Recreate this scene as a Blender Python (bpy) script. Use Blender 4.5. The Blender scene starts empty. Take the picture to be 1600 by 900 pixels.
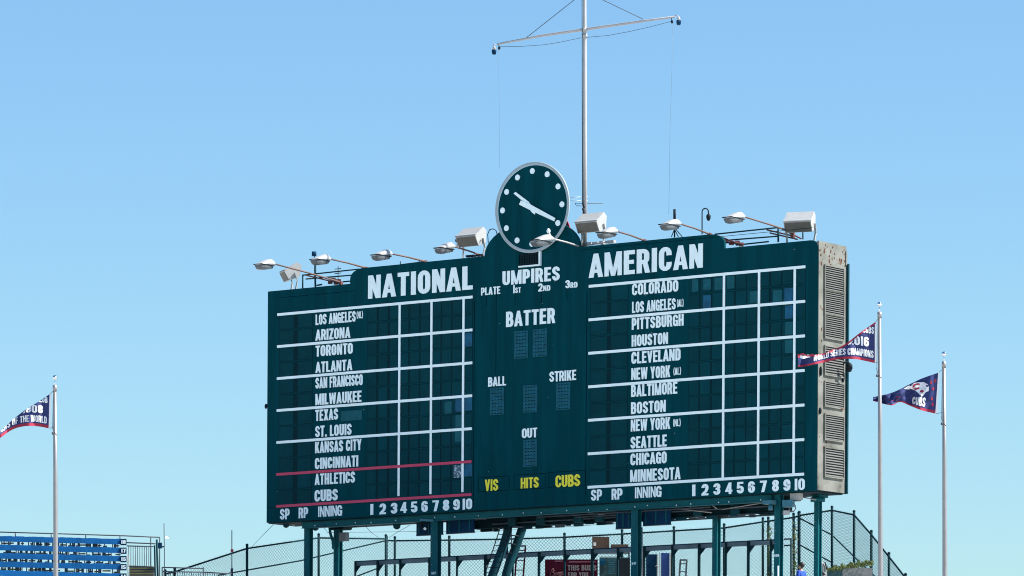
import bpy, bmesh, math, random
from mathutils import Vector, Matrix
random.seed(7)
R = math.radians
S = bpy.context.scene
COL = S.collection

# ------------------------------------------------------------------ camera, sky, sun, exposure
CZ = 9.0                       # camera height above the field
F = 7500.0                     # focal length in photo pixels (1600 wide)
HY = 1413.0                    # horizon row in the photo
cam_d = bpy.data.cameras.new('camera')
cam = bpy.data.objects.new('camera', cam_d); COL.objects.link(cam)
cam.location = (0, 0, CZ); cam.rotation_euler = (R(90), 0, 0)
cam_d.sensor_width = 36.0; cam_d.lens = 36.0 * F / 1600.0
cam_d.shift_y = (HY - 450.0) / 1600.0
cam_d.clip_start = 0.5; cam_d.clip_end = 6000
S.camera = cam
S.render.engine = 'CYCLES'; S.cycles.pixel_filter_type = 'BLACKMAN_HARRIS'; S.cycles.filter_width = 1.05
S.render.resolution_x = 1024; S.render.resolution_y = 576

SUN_EL, SUN_AZ = 47.0, 98.0   # azimuth clockwise from +Y (view direction)
w = bpy.data.worlds.new('World'); S.world = w; w.use_nodes = True
nt = w.node_tree; nt.nodes.clear()
sky = nt.nodes.new('ShaderNodeTexSky'); sky.sky_type = 'NISHITA'; sky.sun_disc = False
sky.sun_elevation = R(SUN_EL); sky.sun_rotation = R(SUN_AZ)
sky.altitude = 0; sky.air_density = 1.3; sky.dust_density = 0.05; sky.ozone_density = 3.0
tint = nt.nodes.new('ShaderNodeMix'); tint.data_type = 'RGBA'; tint.blend_type = 'MULTIPLY'
tint.inputs[0].default_value = 1.0
tint.inputs[7].default_value = (0.725, 0.978, 1.21, 1)
bg = nt.nodes.new('ShaderNodeBackground'); bg.inputs[1].default_value = 0.062
wo = nt.nodes.new('ShaderNodeOutputWorld')
nt.links.new(sky.outputs[0], tint.inputs[6]); nt.links.new(tint.outputs[2], bg.inputs[0])
nt.links.new(bg.outputs[0], wo.inputs[0])
sd = bpy.data.lights.new('sun', 'SUN'); sd.energy = 5.0; sd.angle = R(0.53); sd.color = (1.0, 0.965, 0.91)
sun = bpy.data.objects.new('sun', sd); COL.objects.link(sun)
sv = Vector((math.cos(R(SUN_EL)) * math.sin(R(SUN_AZ)), math.cos(R(SUN_EL)) * math.cos(R(SUN_AZ)), math.sin(R(SUN_EL))))
sun.rotation_euler = sv.to_track_quat('Z', 'Y').to_euler(); sun.location = (60, 60, 120)
S.view_settings.view_transform = 'Standard'; S.view_settings.look = 'None'
S.view_settings.exposure = 1.09; S.view_settings.gamma = 1.0; S.view_settings.use_curve_mapping = False

# ------------------------------------------------------------------ geometry frames
A = math.atan(0.714); CA, SA = math.cos(A), math.sin(A)
Y0 = 162.0; X0 = (840 - 800) / F * Y0
LEAN, ZM = 0.0075, 17.0

def P(px, py, Y):
    """point seen at photo pixel (px, py) at distance Y along the view axis"""
    return Vector(((px - 800) / F * Y, Y, (HY - py) / F * Y + CZ))

def BP(s, t, z):
    """scoreboard frame: s along the face, t back from the face, z above the camera"""
    s2 = s + LEAN * (z - ZM)
    return Vector((X0 + s2 * CA + t * SA, Y0 - s2 * SA + t * CA, z + CZ))

def face(px, py, t=0.0):
    k = (px - 800) / F; z = ZM
    for _ in range(4):
        s2 = (k * Y0 + k * t * CA - X0 - t * SA) / (CA + k * SA)
        s = s2 - LEAN * (z - ZM)
        z = (HY - py) / F * (Y0 - s2 * SA + t * CA)
    return s, z

def t_at(s, px, z):
    k = (px - 800) / F; s2 = s + LEAN * (z - ZM)
    return (k * (Y0 - s2 * SA) - X0 - s2 * CA) / (SA - k * CA)

def BPX(px, py, t=0.0):
    s, z = face(px, py, t); return BP(s, t, z)

# ------------------------------------------------------------------ materials
def mat(name, col, rough=0.6, metal=0.0, var=0.12, scale=3.0, col2=None, lo=0.35, hi=0.75, bump=0.0, spec=0.5, attr=False, detail=6, streak=False):
    m = bpy.data.materials.new(name); m.use_nodes = True
    n = m.node_tree.nodes; l = m.node_tree.links
    b = n['Principled BSDF']; b.inputs['Roughness'].default_value = rough; b.inputs['Metallic'].default_value = metal
    b.inputs['Specular IOR Level'].default_value = spec
    tc = n.new('ShaderNodeTexCoord'); nz = n.new('ShaderNodeTexNoise')
    nz.inputs['Scale'].default_value = scale; nz.inputs['Detail'].default_value = detail; nz.inputs['Roughness'].default_value = 0.6
    l.new(tc.outputs['Object'], nz.inputs['Vector'])
    if streak:                       # old rain streaks and repainted patches
        mp = n.new('ShaderNodeMapping'); mp.inputs['Scale'].default_value = (4.0, 4.0, 0.35)
        l.new(tc.outputs['Object'], mp.inputs['Vector']); l.new(mp.outputs[0], nz.inputs['Vector'])
    rp = n.new('ShaderNodeValToRGB'); rp.color_ramp.elements[0].position = lo; rp.color_ramp.elements[1].position = hi
    c2 = col2 if col2 else tuple(min(1, c * (1 + var)) for c in col)
    c1 = col if col2 else tuple(c * (1 - var) for c in col)
    rp.color_ramp.elements[0].color = (*c1, 1); rp.color_ramp.elements[1].color = (*c2, 1)
    l.new(nz.outputs['Fac'], rp.inputs['Fac'])
    out = rp.outputs['Color']
    if attr:
        at = n.new('ShaderNodeAttribute'); at.attribute_name = 'tint'
        mx = n.new('ShaderNodeMix'); mx.data_type = 'RGBA'; mx.blend_type = 'MULTIPLY'; mx.inputs[0].default_value = 1
        l.new(out, mx.inputs[6]); l.new(at.outputs['Color'], mx.inputs[7]); out = mx.outputs[2]
    l.new(out, b.inputs['Base Color'])
    if bump:
        bp_ = n.new('ShaderNodeBump'); bp_.inputs['Strength'].default_value = bump; bp_.inputs['Distance'].default_value = 0.02
        l.new(nz.outputs['Fac'], bp_.inputs['Height']); l.new(bp_.outputs[0], b.inputs['Normal'])
    return m

M = {}
M['board'] = mat('scoreboard_green', (0.0003, 0.045, 0.058), 0.8, var=0.20, scale=0.9, bump=0.05, spec=0.04, streak=True)
M['slot'] = mat('slot_green', (0.0003, 0.039, 0.051), 0.65, var=0.12, scale=2.2, attr=True, spec=0.06)
M['seam'] = mat('seam_dark', (0.0003, 0.014, 0.019), 0.9, var=0.1, spec=0.0)
M['glass'] = mat('slot_glass', (0.002, 0.085, 0.165), 0.5, var=0.35, scale=4, spec=0.2)
M['glass_pale'] = mat('slot_glass_pale', (0.002, 0.082, 0.105), 0.5, var=0.2, scale=4, spec=0.15)
M['scratch'] = mat('peeling_film', (0.02, 0.07, 0.11), 0.5, scale=14, col2=(0.35, 0.45, 0.5), lo=0.52, hi=0.60)
M['white'] = mat('white_lettering', (0.79, 0.90, 0.91), 0.6, var=0.05, scale=2.5, spec=0.2)
M['red'] = mat('red_line_paint', (0.50, 0.022, 0.085), 0.5, var=0.10, scale=2)
M['yellow'] = mat('yellow_lettering', (0.80, 0.70, 0.02), 0.5, var=0.04)
M['steel'] = mat('teal_steel', (0.001, 0.088, 0.105), 0.6, var=0.2, scale=2.5, bump=0.1, spec=0.15)
M['steel_dark'] = mat('dark_green_steel', (0.001, 0.042, 0.055), 0.6, var=0.25, scale=3, spec=0.15)
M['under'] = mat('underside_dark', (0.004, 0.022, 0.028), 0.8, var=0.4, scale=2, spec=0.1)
M['beige'] = mat('weathered_beige_paint', (0.115, 0.118, 0.098), 0.75, scale=1.3, col2=(0.185, 0.187, 0.163), lo=0.36, hi=0.60, bump=0.08, spec=0.2, detail=10)
for nd in M['beige'].node_tree.nodes:
    if nd.type == 'VALTORGB':                 # grey grime, chalky paint and a little rust
        e = nd.color_ramp.elements.new(0.655); e.color = (0.17, 0.165, 0.14, 1)
        e = nd.color_ramp.elements.new(0.69); e.color = (0.10, 0.055, 0.038, 1)
        e = nd.color_ramp.elements.new(0.30); e.color = (0.06, 0.06, 0.052, 1)
M['louvre'] = mat('louvre_slat', (0.088, 0.092, 0.084), 0.6, var=0.15, scale=3)
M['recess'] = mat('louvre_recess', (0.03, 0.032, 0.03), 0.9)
M['rust'] = mat('rust_patch', (0.085, 0.034, 0.022), 0.95, var=0.5, scale=9, spec=0.05)
M['lamp'] = mat('lamp_housing_white', (0.36, 0.36, 0.345), 0.45, var=0.10, scale=6)
M['lamp_dk'] = mat('lamp_lens_grey', (0.10, 0.11, 0.115), 0.4, var=0.15, scale=5)
M['flood_face'] = mat('floodlight_glass', (0.13, 0.12, 0.105), 0.5, var=0.15, scale=5, spec=0.1)
M['arm_rust'] = mat('rusty_arm_pipe', (0.105, 0.082, 0.072), 0.7, scale=3, col2=(0.17, 0.075, 0.05), lo=0.4, hi=0.65)
M['redpipe'] = mat('red_primer_pipe', (0.15, 0.045, 0.04), 0.7, var=0.3, scale=5)
M['galv'] = mat('brushed_pole_metal', (0.31, 0.29, 0.28), 0.42, 0.5, var=0.10, scale=1.5)
M['mast'] = mat('grey_mast_paint', (0.42, 0.40, 0.39), 0.5, 0.15, var=0.10, scale=1.5)
M['chrome'] = mat('polished_ball', (0.75, 0.75, 0.73), 0.12, 1.0, var=0.03)
M['dark'] = mat('dark_fitting', (0.008, 0.014, 0.02), 0.6, var=0.2, spec=0.15)
M['bluedk'] = mat('dark_blue_panel', (0.002, 0.030, 0.075), 0.7, var=0.3, scale=2, spec=0.1)
M['bluegrn'] = mat('blue_green_fitting', (0.015, 0.13, 0.18), 0.45, var=0.25, scale=6)
M['wire'] = mat('cable', (0.05, 0.06, 0.07), 0.7, var=0.1)
M['wire_pale'] = mat('pale_rope', (0.16, 0.21, 0.26), 0.8, var=0.1)
M['fence'] = mat('green_vinyl_fence', (0.003, 0.026, 0.034), 0.7, var=0.2, spec=0.1)
M['mesh'] = mat('chain_link_wire', (0.010, 0.050, 0.062), 0.7, var=0.2, spec=0.1)
M['navy'] = mat('navy_flag_cloth', (0.020, 0.030, 0.125), 0.85, var=0.12, scale=6)
M['flagwhite'] = mat('white_flag_cloth', (0.78, 0.78, 0.78), 0.85, var=0.04)
M['flagred'] = mat('red_flag_cloth', (0.34, 0.016, 0.045), 0.85, var=0.12, scale=6)
M['seat'] = mat('blue_bleacher_seat', (0.001, 0.078, 0.235), 0.6, var=0.2, scale=2.5, spec=0.12)
M['concrete'] = mat('concrete', (0.40, 0.40, 0.39), 0.9, var=0.15, scale=0.8, bump=0.15)
M['bounce_ground'] = mat('pale_ground', (0.60, 0.61, 0.58), 0.95, var=0.12, scale=0.05)  # out-of-view ground, made pale to bounce light up onto the lettering
M['rail'] = mat('grey_rail', (0.05, 0.065, 0.08), 0.6, 0.0, var=0.15, spec=0.2)
M['band'] = mat('grey_channel', (0.11, 0.165, 0.205), 0.6, 0.0, var=0.18, scale=2, spec=0.2)
M['maroon'] = mat('maroon_banner', (0.034, 0.003, 0.011), 0.85, var=0.25, scale=2.5, spec=0.05)
M['bannertext'] = mat('banner_grey_print', (0.13, 0.115, 0.12), 0.8, var=0.1)
M['bannerdim'] = mat('banner_dim_print', (0.11, 0.035, 0.05), 0.7, var=0.15)
M['card'] = mat('cardboard', (0.10, 0.06, 0.042), 0.9, var=0.15, scale=3)
M['kiosk'] = mat('kiosk_green', (0.010, 0.055, 0.060), 0.6, var=0.2, scale=2)
M['bluedoor'] = mat('blue_door_paint', (0.006, 0.045, 0.20), 0.5, var=0.15)
M['skin'] = mat('skin', (0.42, 0.24, 0.17), 0.6, var=0.06)
M['hair'] = mat('black_hair', (0.012, 0.010, 0.009), 0.6, var=0.2, scale=30)
M['shirt'] = mat('blue_shirt', (0.008, 0.060, 0.42), 0.8, var=0.12, scale=7)
M['trouser'] = mat('dark_trousers', (0.02, 0.02, 0.03), 0.8)
M['paper'] = mat('white_paper', (0.75, 0.75, 0.73), 0.8, var=0.03)
M['stripe_y'] = mat('yellow_nosing', (0.22, 0.185, 0.06), 0.8, var=0.2)
M['leaf'] = mat('ivy_leaf', (0.035, 0.085, 0.012), 0.7, scale=9, col2=(0.16, 0.13, 0.03), lo=0.45, hi=0.7)
M['tarp'] = mat('grey_canvas', (0.20, 0.21, 0.20), 0.9, var=0.25, scale=5, bump=0.3)

# ------------------------------------------------------------------ mesh builder
class MB:
    def __init__(self): self.v = []; self.f = []; self.sm = []; self.tint = []
    def add(self, vs, fs, smooth=False, tint=1.0):
        o = len(self.v); self.v += [Vector(q) for q in vs]
        for fc in fs:
            self.f.append([o + i for i in fc]); self.sm.append(smooth); self.tint.append(tint)
    def hexa(self, c, tint=1.0):      # 8 corners: 4 of one end then 4 of the other
        self.add(c, [(0,1,2,3),(7,6,5,4),(0,4,5,1),(1,5,6,2),(2,6,7,3),(3,7,4,0)], tint=tint)
    def bbox(self, s0, s1, t0, t1, z0, z1, tint=1.0):
        self.hexa([BP(s0,t0,z0),BP(s1,t0,z0),BP(s1,t0,z1),BP(s0,t0,z1),BP(s0,t1,z0),BP(s1,t1,z0),BP(s1,t1,z1),BP(s0,t1,z1)], tint)
    def box(self, c, sx, sy, sz, yaw=0.0):
        c = Vector(c); m = Matrix.Rotation(yaw, 3, 'Z'); q = []
        for y in (-1, 1):
            for (x, z) in ((-1,-1),(1,-1),(1,1),(-1,1)):
                q.append(c + m @ Vector((x*sx/2, y*sy/2, z*sz/2)))
        self.hexa(q)
    def beam(self, p0, p1, w_, h_, up=(0,0,1)):
        p0, p1 = Vector(p0), Vector(p1); d = (p1-p0).normalized(); u = Vector(up)
        if abs(d.dot(u)) > 0.98: u = Vector((0,1,0))
        a = d.cross(u).normalized(); b = a.cross(d).normalized()
        q = []
        for p in (p0, p1):
            for (i, j) in ((-1,-1),(1,-1),(1,1),(-1,1)): q.append(p + a*i*w_/2 + b*j*h_/2)
        self.hexa(q)
    def tube(self, pts, r, n=8, cap=True):
        pts = [Vector(p) for p in pts]; rs = r if isinstance(r, (list, tuple)) else [r]*len(pts)
        vs = []; fs = []
        ref = None
        for i, p in enumerate(pts):
            d = (pts[min(i+1, len(pts)-1)] - pts[max(i-1, 0)]).normalized()
            if ref is None:
                ref = Vector((0,0,1)) if abs(d.z) < 0.9 else Vector((1,0,0))
            a = d.cross(ref).normalized(); b = a.cross(d).normalized(); ref = b
            for k in range(n):
                th = 2*math.pi*k/n; vs.append(p + (a*math.cos(th) + b*math.sin(th))*rs[i])
        for i in range(len(pts)-1):
            for k in range(n):
                fs.append((i*n+k, i*n+(k+1)%n, (i+1)*n+(k+1)%n, (i+1)*n+k))
        self.add(vs, fs, smooth=True)
        if cap:
            self.add(vs[:n], [tuple(range(n))]); self.add(vs[-n:], [tuple(range(n))])
    def ball(self, c, rx, ry=None, rz=None, nu=14, nv=9):
        c = Vector(c); ry = ry or rx; rz = rz or rx; vs = []; fs = []
        for j in range(nv+1):
            ph = math.pi*j/nv
            for i in range(nu):
                th = 2*math.pi*i/nu
                vs.append(c + Vector((rx*math.sin(ph)*math.cos(th), ry*math.sin(ph)*math.sin(th), rz*math.cos(ph))))
        for j in range(nv):
            for i in range(nu):
                fs.append((j*nu+i, j*nu+(i+1)%nu, (j+1)*nu+(i+1)%nu, (j+1)*nu+i))
        self.add(vs, fs, smooth=True)
    def prism(self, base, off):
        base = [Vector(b) for b in base]; off = Vector(off); n = len(base)
        vs = base + [b + off for b in base]
        self.add(vs, [tuple(range(n)), tuple(range(2*n-1, n-1, -1))] + [(i, (i+1)%n, n+(i+1)%n, n+i) for i in range(n)])
    def loft(self, rings, cap=True, smooth=True):
        n = len(rings[0]); vs = [p for r_ in rings for p in r_]; fs = []
        for i in range(len(rings)-1):
            for k in range(n): fs.append((i*n+k, i*n+(k+1)%n, (i+1)*n+(k+1)%n, (i+1)*n+k))
        self.add(vs, fs, smooth=smooth)
        if cap: self.add(rings[0], [tuple(range(n))]); self.add(rings[-1], [tuple(range(n))])
    def build(self, name, m, parent=None, origin=None):
        root = parent
        while root is not None and root.parent is not None: root = root.parent
        off = Vector(root.location) if root is not None else (Vector(origin) if origin is not None else self.base())
        me = bpy.data.meshes.new(name)
        me.from_pydata([tuple(q - off) for q in self.v], [], self.f)
        me.polygons.foreach_set('use_smooth', self.sm)
        if any(abs(x-1) > 1e-6 for x in self.tint):
            at = me.color_attributes.new('tint', 'FLOAT_COLOR', 'CORNER')
            for pl, tv in zip(me.polygons, self.tint):
                for li in pl.loop_indices: at.data[li].color = (tv, tv, tv, 1)
        b = bmesh.new(); b.from_mesh(me)
        bmesh.ops.remove_doubles(b, verts=b.verts, dist=1e-6)
        bmesh.ops.recalc_face_normals(b, faces=b.faces); b.to_mesh(me); b.free()
        me.materials.append(m)
        o = bpy.data.objects.new(name, me); COL.objects.link(o)
        if parent is not None: o.parent = parent
        else: o.location = off
        return o
    def build_split(self, name, m, parent):
        par = {}
        def find(a):
            while par[a] != a: par[a] = par[par[a]]; a = par[a]
            return a
        key = [tuple(round(c, 5) for c in q) for q in self.v]
        for k_ in key: par.setdefault(k_, k_)
        for fc in self.f:
            a = find(key[fc[0]])
            for i in fc[1:]: par[find(key[i])] = a
        groups = {}
        for fi, fc in enumerate(self.f): groups.setdefault(find(key[fc[0]]), []).append(fi)
        obs = []
        for fis in groups.values():
            nb = MB()
            for fi in fis: nb.add([self.v[i] for i in self.f[fi]], [tuple(range(len(self.f[fi])))], self.sm[fi], self.tint[fi])
            obs.append(nb.build(name, m, parent))
        return obs
    def base(self):
        n = len(self.v); z = min(q.z for q in self.v)
        return Vector((sum(q.x for q in self.v)/n, sum(q.y for q in self.v)/n, z))

def tag(o, label, cat, group=None):
    o['label'] = label; o['category'] = cat; o['kind'] = 'thing'
    if group: o['group'] = group
    return o
def thing(name, loc, label, cat, group=None):
    o = bpy.data.objects.new(name, None); COL.objects.link(o); o.location = loc; o.empty_display_size = 0.3
    return tag(o, label, cat, group)
def struct(o, kind='structure'):
    o['kind'] = kind; return o

# ------------------------------------------------------------------ block lettering (strokes on a unit-high cell)
TV, TH = 0.218, 0.172
def arc(cx, cy, rx, ry, d0, d1, n=7):
    return [(cx + rx*math.cos(R(d0+(d1-d0)*i/n)), cy + ry*math.sin(R(d0+(d1-d0)*i/n))) for i in range(n+1)]
def strip(pts, closed=False, tv=TV, th=TH):
    q = []; n = len(pts); L = []; Rr = []
    for i, (x, y) in enumerate(pts):
        if closed: x0, y0 = pts[(i-1) % n]; x1, y1 = pts[(i+1) % n]
        else: x0, y0 = pts[max(0, i-1)]; x1, y1 = pts[min(n-1, i+1)]
        dx, dy = x1-x0, y1-y0; l = math.hypot(dx, dy) or 1
        nx, ny = -dy/l, dx/l
        L.append((x + nx*tv/2, y + ny*th/2)); Rr.append((x - nx*tv/2, y - ny*th/2))
    for i in range(n if closed else n-1):
        j = (i+1) % n; q.append([L[i], L[j], Rr[j], Rr[i]])
    return q
def quad(a, b, c, d, n=4):          # a-b bottom edge, d-c top edge
    q = []
    for i in range(n):
        u0, u1 = i/n, (i+1)/n
        lp = lambda p, r_, u: (p[0]+(r_[0]-p[0])*u, p[1]+(r_[1]-p[1])*u)
        q.append([lp(a,d,u0), lp(b,c,u0), lp(b,c,u1), lp(a,d,u1)])
    return q
def rect(x0, y0, x1, y1):
    return quad((x0,y0),(x1,y0),(x1,y1),(x0,y1), 4 if (y1-y0) > 0.4 else 1)
def stem(x): return rect(x, 0, x+TV, 1)
def glyph(ch):
    w_ = 0.54; a, b = TV/2, TH/2; rx = (w_-TV)/2; ry = 0.20
    cx = w_/2; T, B = 1-b-ry, b+ry
    if ch == ' ': return 0.22, []
    if ch == '.': return TV, [rect(0,0,TV,0.19)]
    if ch == "'": return 0.16, [quad((0.03,0.66),(0.13,0.66),(0.17,1.0),(0.0,1.0),1)]
    if ch == '(': return 0.24, [strip([(0.22,1.05),(0.12,0.8),(0.08,0.5),(0.12,0.2),(0.22,-0.05)], tv=0.13, th=0.13)]
    if ch == ')': return 0.24, [strip([(0.02,1.05),(0.12,0.8),(0.16,0.5),(0.12,0.2),(0.02,-0.05)], tv=0.13, th=0.13)]
    if ch in 'O0': return w_, [strip(arc(cx,T,rx,ry,0,180)+arc(cx,B,rx,ry,180,360), True)]
    if ch == 'C': return w_, [strip([(w_-a,0.64)]+arc(cx,T,rx,ry,0,180)+arc(cx,B,rx,ry,180,360)+[(w_-a,0.36)])]
    if ch == 'G': return w_, [strip([(w_-a,0.67)]+arc(cx,T,rx,ry,0,180)+arc(cx,B,rx,ry,180,360)+[(w_-a,0.50)]), rect(cx,0.40,w_,0.54), rect(w_-0.1,0,w_,0.3)]
    if ch == 'Q': return w_, [strip(arc(cx,T,rx,ry,0,180)+arc(cx,B,rx,ry,180,360), True), quad((w_-0.12,-0.08),(w_+0.04,-0.08),(w_-0.1,0.26),(w_-0.26,0.26),1)]
    if ch == 'S':
        mid = [(a,T)] ; pts = [(w_-a,0.68)]+arc(cx,T,rx,ry,0,180)
        p0, p1, p2, p3 = (a,T), (a,T-0.20), (w_-a,B+0.20), (w_-a,B)
        for i in range(1, 8):
            u = i/8; k = 1-u
            pts.append(tuple(k**3*p0[j]+3*k*k*u*p1[j]+3*k*u*u*p2[j]+u**3*p3[j] for j in (0,1)))
        return w_, [strip(pts+arc(cx,B,rx,ry,360,180)+[(a,0.32)])]
    if ch == 'U': return w_, [strip([(a,1),(a,0.62)]+arc(cx,B,rx,ry,180,360)+[(w_-a,0.62),(w_-a,1)])]
    if ch == 'J': return 0.48, [strip([(0.48-a,1)]+arc(0.24,B,0.24-a,ry,360,180)+[(a,0.36)])]
    if ch == 'D': return w_, [stem(0), strip([(0.1,1-b)]+arc(w_-a-0.16,1-b-0.18,0.16,0.18,90,0)+arc(w_-a-0.16,b+0.18,0.16,0.18,0,-90)+[(0.1,b)])]
    if ch == 'P': return 0.52, [stem(0), strip([(0.1,1-b)]+arc(0.52-a-0.15,1-b-0.17,0.15,0.17,90,0)+arc(0.52-a-0.15,0.42+0.14,0.15,0.14,0,-90)+[(0.1,0.42)])]
    if ch == 'R': return 0.55, [stem(0), strip([(0.1,1-b)]+arc(0.53-a-0.15,1-b-0.16,0.15,0.16,90,0)+arc(0.53-a-0.15,0.46+0.14,0.15,0.14,0,-90)+[(0.1,0.46)]), quad((0.36,0),(0.57,0),(0.45,0.45),(0.25,0.45),3)]
    if ch == 'B': return 0.54, [stem(0), strip([(0.1,1-b)]+arc(0.51-a-0.13,1-b-0.15,0.13,0.15,90,0)+arc(0.51-a-0.13,0.53+0.12,0.13,0.12,0,-90)+[(0.1,0.53)]),
                             strip([(0.1,0.50)]+arc(0.54-a-0.14,0.50-0.15,0.14,0.15,90,0)+arc(0.54-a-0.14,b+0.15,0.14,0.15,0,-90)+[(0.1,b)])]
    if ch == 'A': return 0.58, [quad((-0.02,0),(0.19,0),(0.36,1),(0.19,1)), quad((0.39,0),(0.60,0),(0.39,1),(0.22,1)), rect(0.13,0.19,0.45,0.335)]
    if ch == 'N': return 0.56, [rect(0,0,TV*0.89,1), rect(0.56-TV*0.89,0,0.56,1), quad((0.56-TV,0),(0.56,0),(TV,1),(0,1))]
    if ch == 'M': return 0.74, [rect(0,0,0.18,1), rect(0.56,0,0.74,1), quad((0.29,0),(0.43,0),(0.22,1),(0,1)), quad((0.31,0),(0.45,0),(0.74,1),(0.52,1))]
    if ch == 'W': return 0.84, [quad((0.12,0),(0.30,0),(0.19,1),(0,1)), quad((0.16,0),(0.32,0),(0.50,1),(0.34,1)), quad((0.52,0),(0.68,0),(0.50,1),(0.34,1)), quad((0.54,0),(0.72,0),(0.84,1),(0.65,1))]
    if ch == 'V': return 0.56, [quad((0.19,0),(0.37,0),(0.20,1),(0,1)), quad((0.19,0),(0.37,0),(0.56,1),(0.36,1))]
    if ch == 'X': return 0.56, [quad((0,0),(0.21,0),(0.56,1),(0.35,1)), quad((0.35,0),(0.56,0),(0.21,1),(0,1))]
    if ch == 'Y': return 0.56, [rect(0.18,0,0.385,0.45), quad((0.18,0.40),(0.36,0.40),(0.20,1),(-0.01,1)), quad((0.20,0.40),(0.385,0.40),(0.57,1),(0.36,1))]
    if ch == 'K': return 0.56, [stem(0), quad((0.12,0.34),(0.26,0.24),(0.55,1),(0.33,1)), quad((0.35,0),(0.575,0),(0.37,0.62),(0.21,0.56))]
    if ch == 'Z': return 0.50, [rect(0,0,0.50,TH), rect(0,1-TH,0.50,1), quad((0,TH*0.5),(0.23,TH*0.5),(0.50,1-TH*0.5),(0.27,1-TH*0.5))]
    if ch == 'T': return 0.50, [rect(0.15,0,0.355,1), rect(0,1-TH,0.50,1)]
    if ch == 'I': return TV, [stem(0)]
    if ch == '1': return 0.24, [rect(0.03,0,0.24,1)]
    if ch == 'L': return 0.45, [stem(0), rect(0,0,0.45,TH)]
    if ch == 'E': return 0.47, [stem(0), rect(0,0,0.47,TH), rect(0,1-TH,0.47,1), rect(0,0.43,0.43,0.43+TH*0.95)]
    if ch == 'F': return 0.45, [stem(0), rect(0,1-TH,0.45,1), rect(0,0.42,0.41,0.42+TH*0.95)]
    if ch == 'H': return 0.55, [stem(0), rect(0.55-TV,0,0.55,1), rect(0.1,0.43,0.45,0.43+TH)]
    if ch == '2': return 0.5, [strip([(a,0.66)]+arc(0.25,T,0.25-a,ry,180,0)+[(0.5-a,0.60),(0.34,0.40),(0.14,0.17),(0.11,0.08)]), rect(0,0,0.5,TH)]
    if ch == '3': return 0.5, [strip([(a,0.68)]+arc(0.25,1-b-0.17,0.25-a,0.17,180,0)+arc(0.27,0.53+0.11,0.23-a,0.11,0,-90,4)+[(0.17,0.53)]), strip([(0.17,0.515)]+arc(0.25,0.515-0.15,0.25-a,0.15,90,0,4)+arc(0.25,b+0.18,0.25-a,0.18,0,-180)+[(a,0.31)])]
    if ch == '4': return 0.54, [rect(0.28,0,0.48,1), rect(0,0.2,0.56,0.2+TH), quad((0,0.26),(0.17,0.26),(0.46,1),(0.28,1))]
    if ch == '5': return 0.5, [rect(0.03,1-TH,0.46,1), quad((0.0,0.44),(0.17,0.44),(0.2,0.95),(0.03,0.95)), strip([(0.06,0.50)]+arc(0.25,0.55-0.18+0.03,0.25-a,0.18,110,0)+arc(0.25,b+0.19,0.25-a,0.19,0,-180)+[(a,0.31)])]
    if ch in '69':
        p = [strip([(0.5-a,0.70)]+arc(0.25,T,0.25-a,ry,0,180)+arc(0.25,B,0.25-a,ry,180,360)+arc(0.25,0.42,0.25-a,0.14,0,180)[0:8])]
        if ch == '9': p = [[[(0.5-x, 1-y) for (x, y) in q] for q in st] for st in p]
        return 0.5, p
    if ch == '7': return 0.48, [rect(0,1-TH,0.48,1), quad((0.10,0),(0.30,0),(0.48,0.92),(0.27,0.92))]
    if ch == '8': return 0.5, [strip(arc(0.25,0.735,0.25-a-0.01,0.185,0,360,14)[:-1], True), strip(arc(0.25,0.30,0.25-a,0.215,0,360,14)[:-1], True)]
    return 0.4, [rect(0,0,0.4,1)]

def layout(text, gap=0.085):
    """list of strokes, each a list of quads, and the total width; lower-case letters are small capitals"""
    x = 0; out = []
    for ch in text:
        sc = 1.0
        if ch.islower(): sc = 0.68
        wd, st = glyph(ch.upper())
        for s_ in st: out.append([[(x + p[0]*sc, p[1]*sc) for p in q] for q in s_])
        x += wd*sc + gap
    return out, x - gap

def text_mesh(mb, text, fn, width, height):
    """extruded letters: fn(x, y, depth) -> world point, x in 0..width, y in 0..height, depth towards the reader"""
    st, tw = layout(text); kx = width/tw
    for i, s_ in enumerate(st):
        d = 0.016 + 0.0015*(i % 7)
        for q in s_:
            fr = [fn(p[0]*kx, p[1]*height, d) for p in q]; bk = [fn(p[0]*kx, p[1]*height, 0.002) for p in q]
            mb.add(fr + bk, [(0,1,2,3),(0,4,5,1),(1,5,6,2),(2,6,7,3),(3,7,4,0)])

# ------------------------------------------------------------------ ground and stands (below the picture)
g = MB(); g.add([(-2500,-400,0),(2500,-400,0),(2500,4000,0),(-2500,4000,0)], [(0,1,2,3)])
struct(g.build('ground', M['bounce_ground'], origin=(0,0,0)))
DZ = 10.0                                         # upper deck above the camera
prof = [(112, -CZ + 0.5)]
nst = 26
for i in range(nst):
    y = 112 + 36*i/nst; z = -5 + (DZ+5)*(i+1)/nst
    prof += [(y, z), (112 + 36*(i+1)/nst, z)]
prof += [(190, DZ), (190, -CZ + 0.02), (112, -CZ + 0.02)]
m_ = MB(); m_.prism([(-46, y, z+CZ) for y, z in prof], (92, 0, 0))
struct(m_.build('terrace', M['concrete']))

# ------------------------------------------------------------------ the scoreboard
sL, _ = face(417.5, 640); sR, _ = face(1277.5, 580)
_, zB = face(846, 791.5)
SB = thing('scoreboard', BP((sL+sR)/2, 0.6, zB), 'large dark green hand operated baseball scoreboard with white lettering and a round clock', 'scoreboard')
DEPTH = t_at(sR, 1320.5, 17.0)
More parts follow.
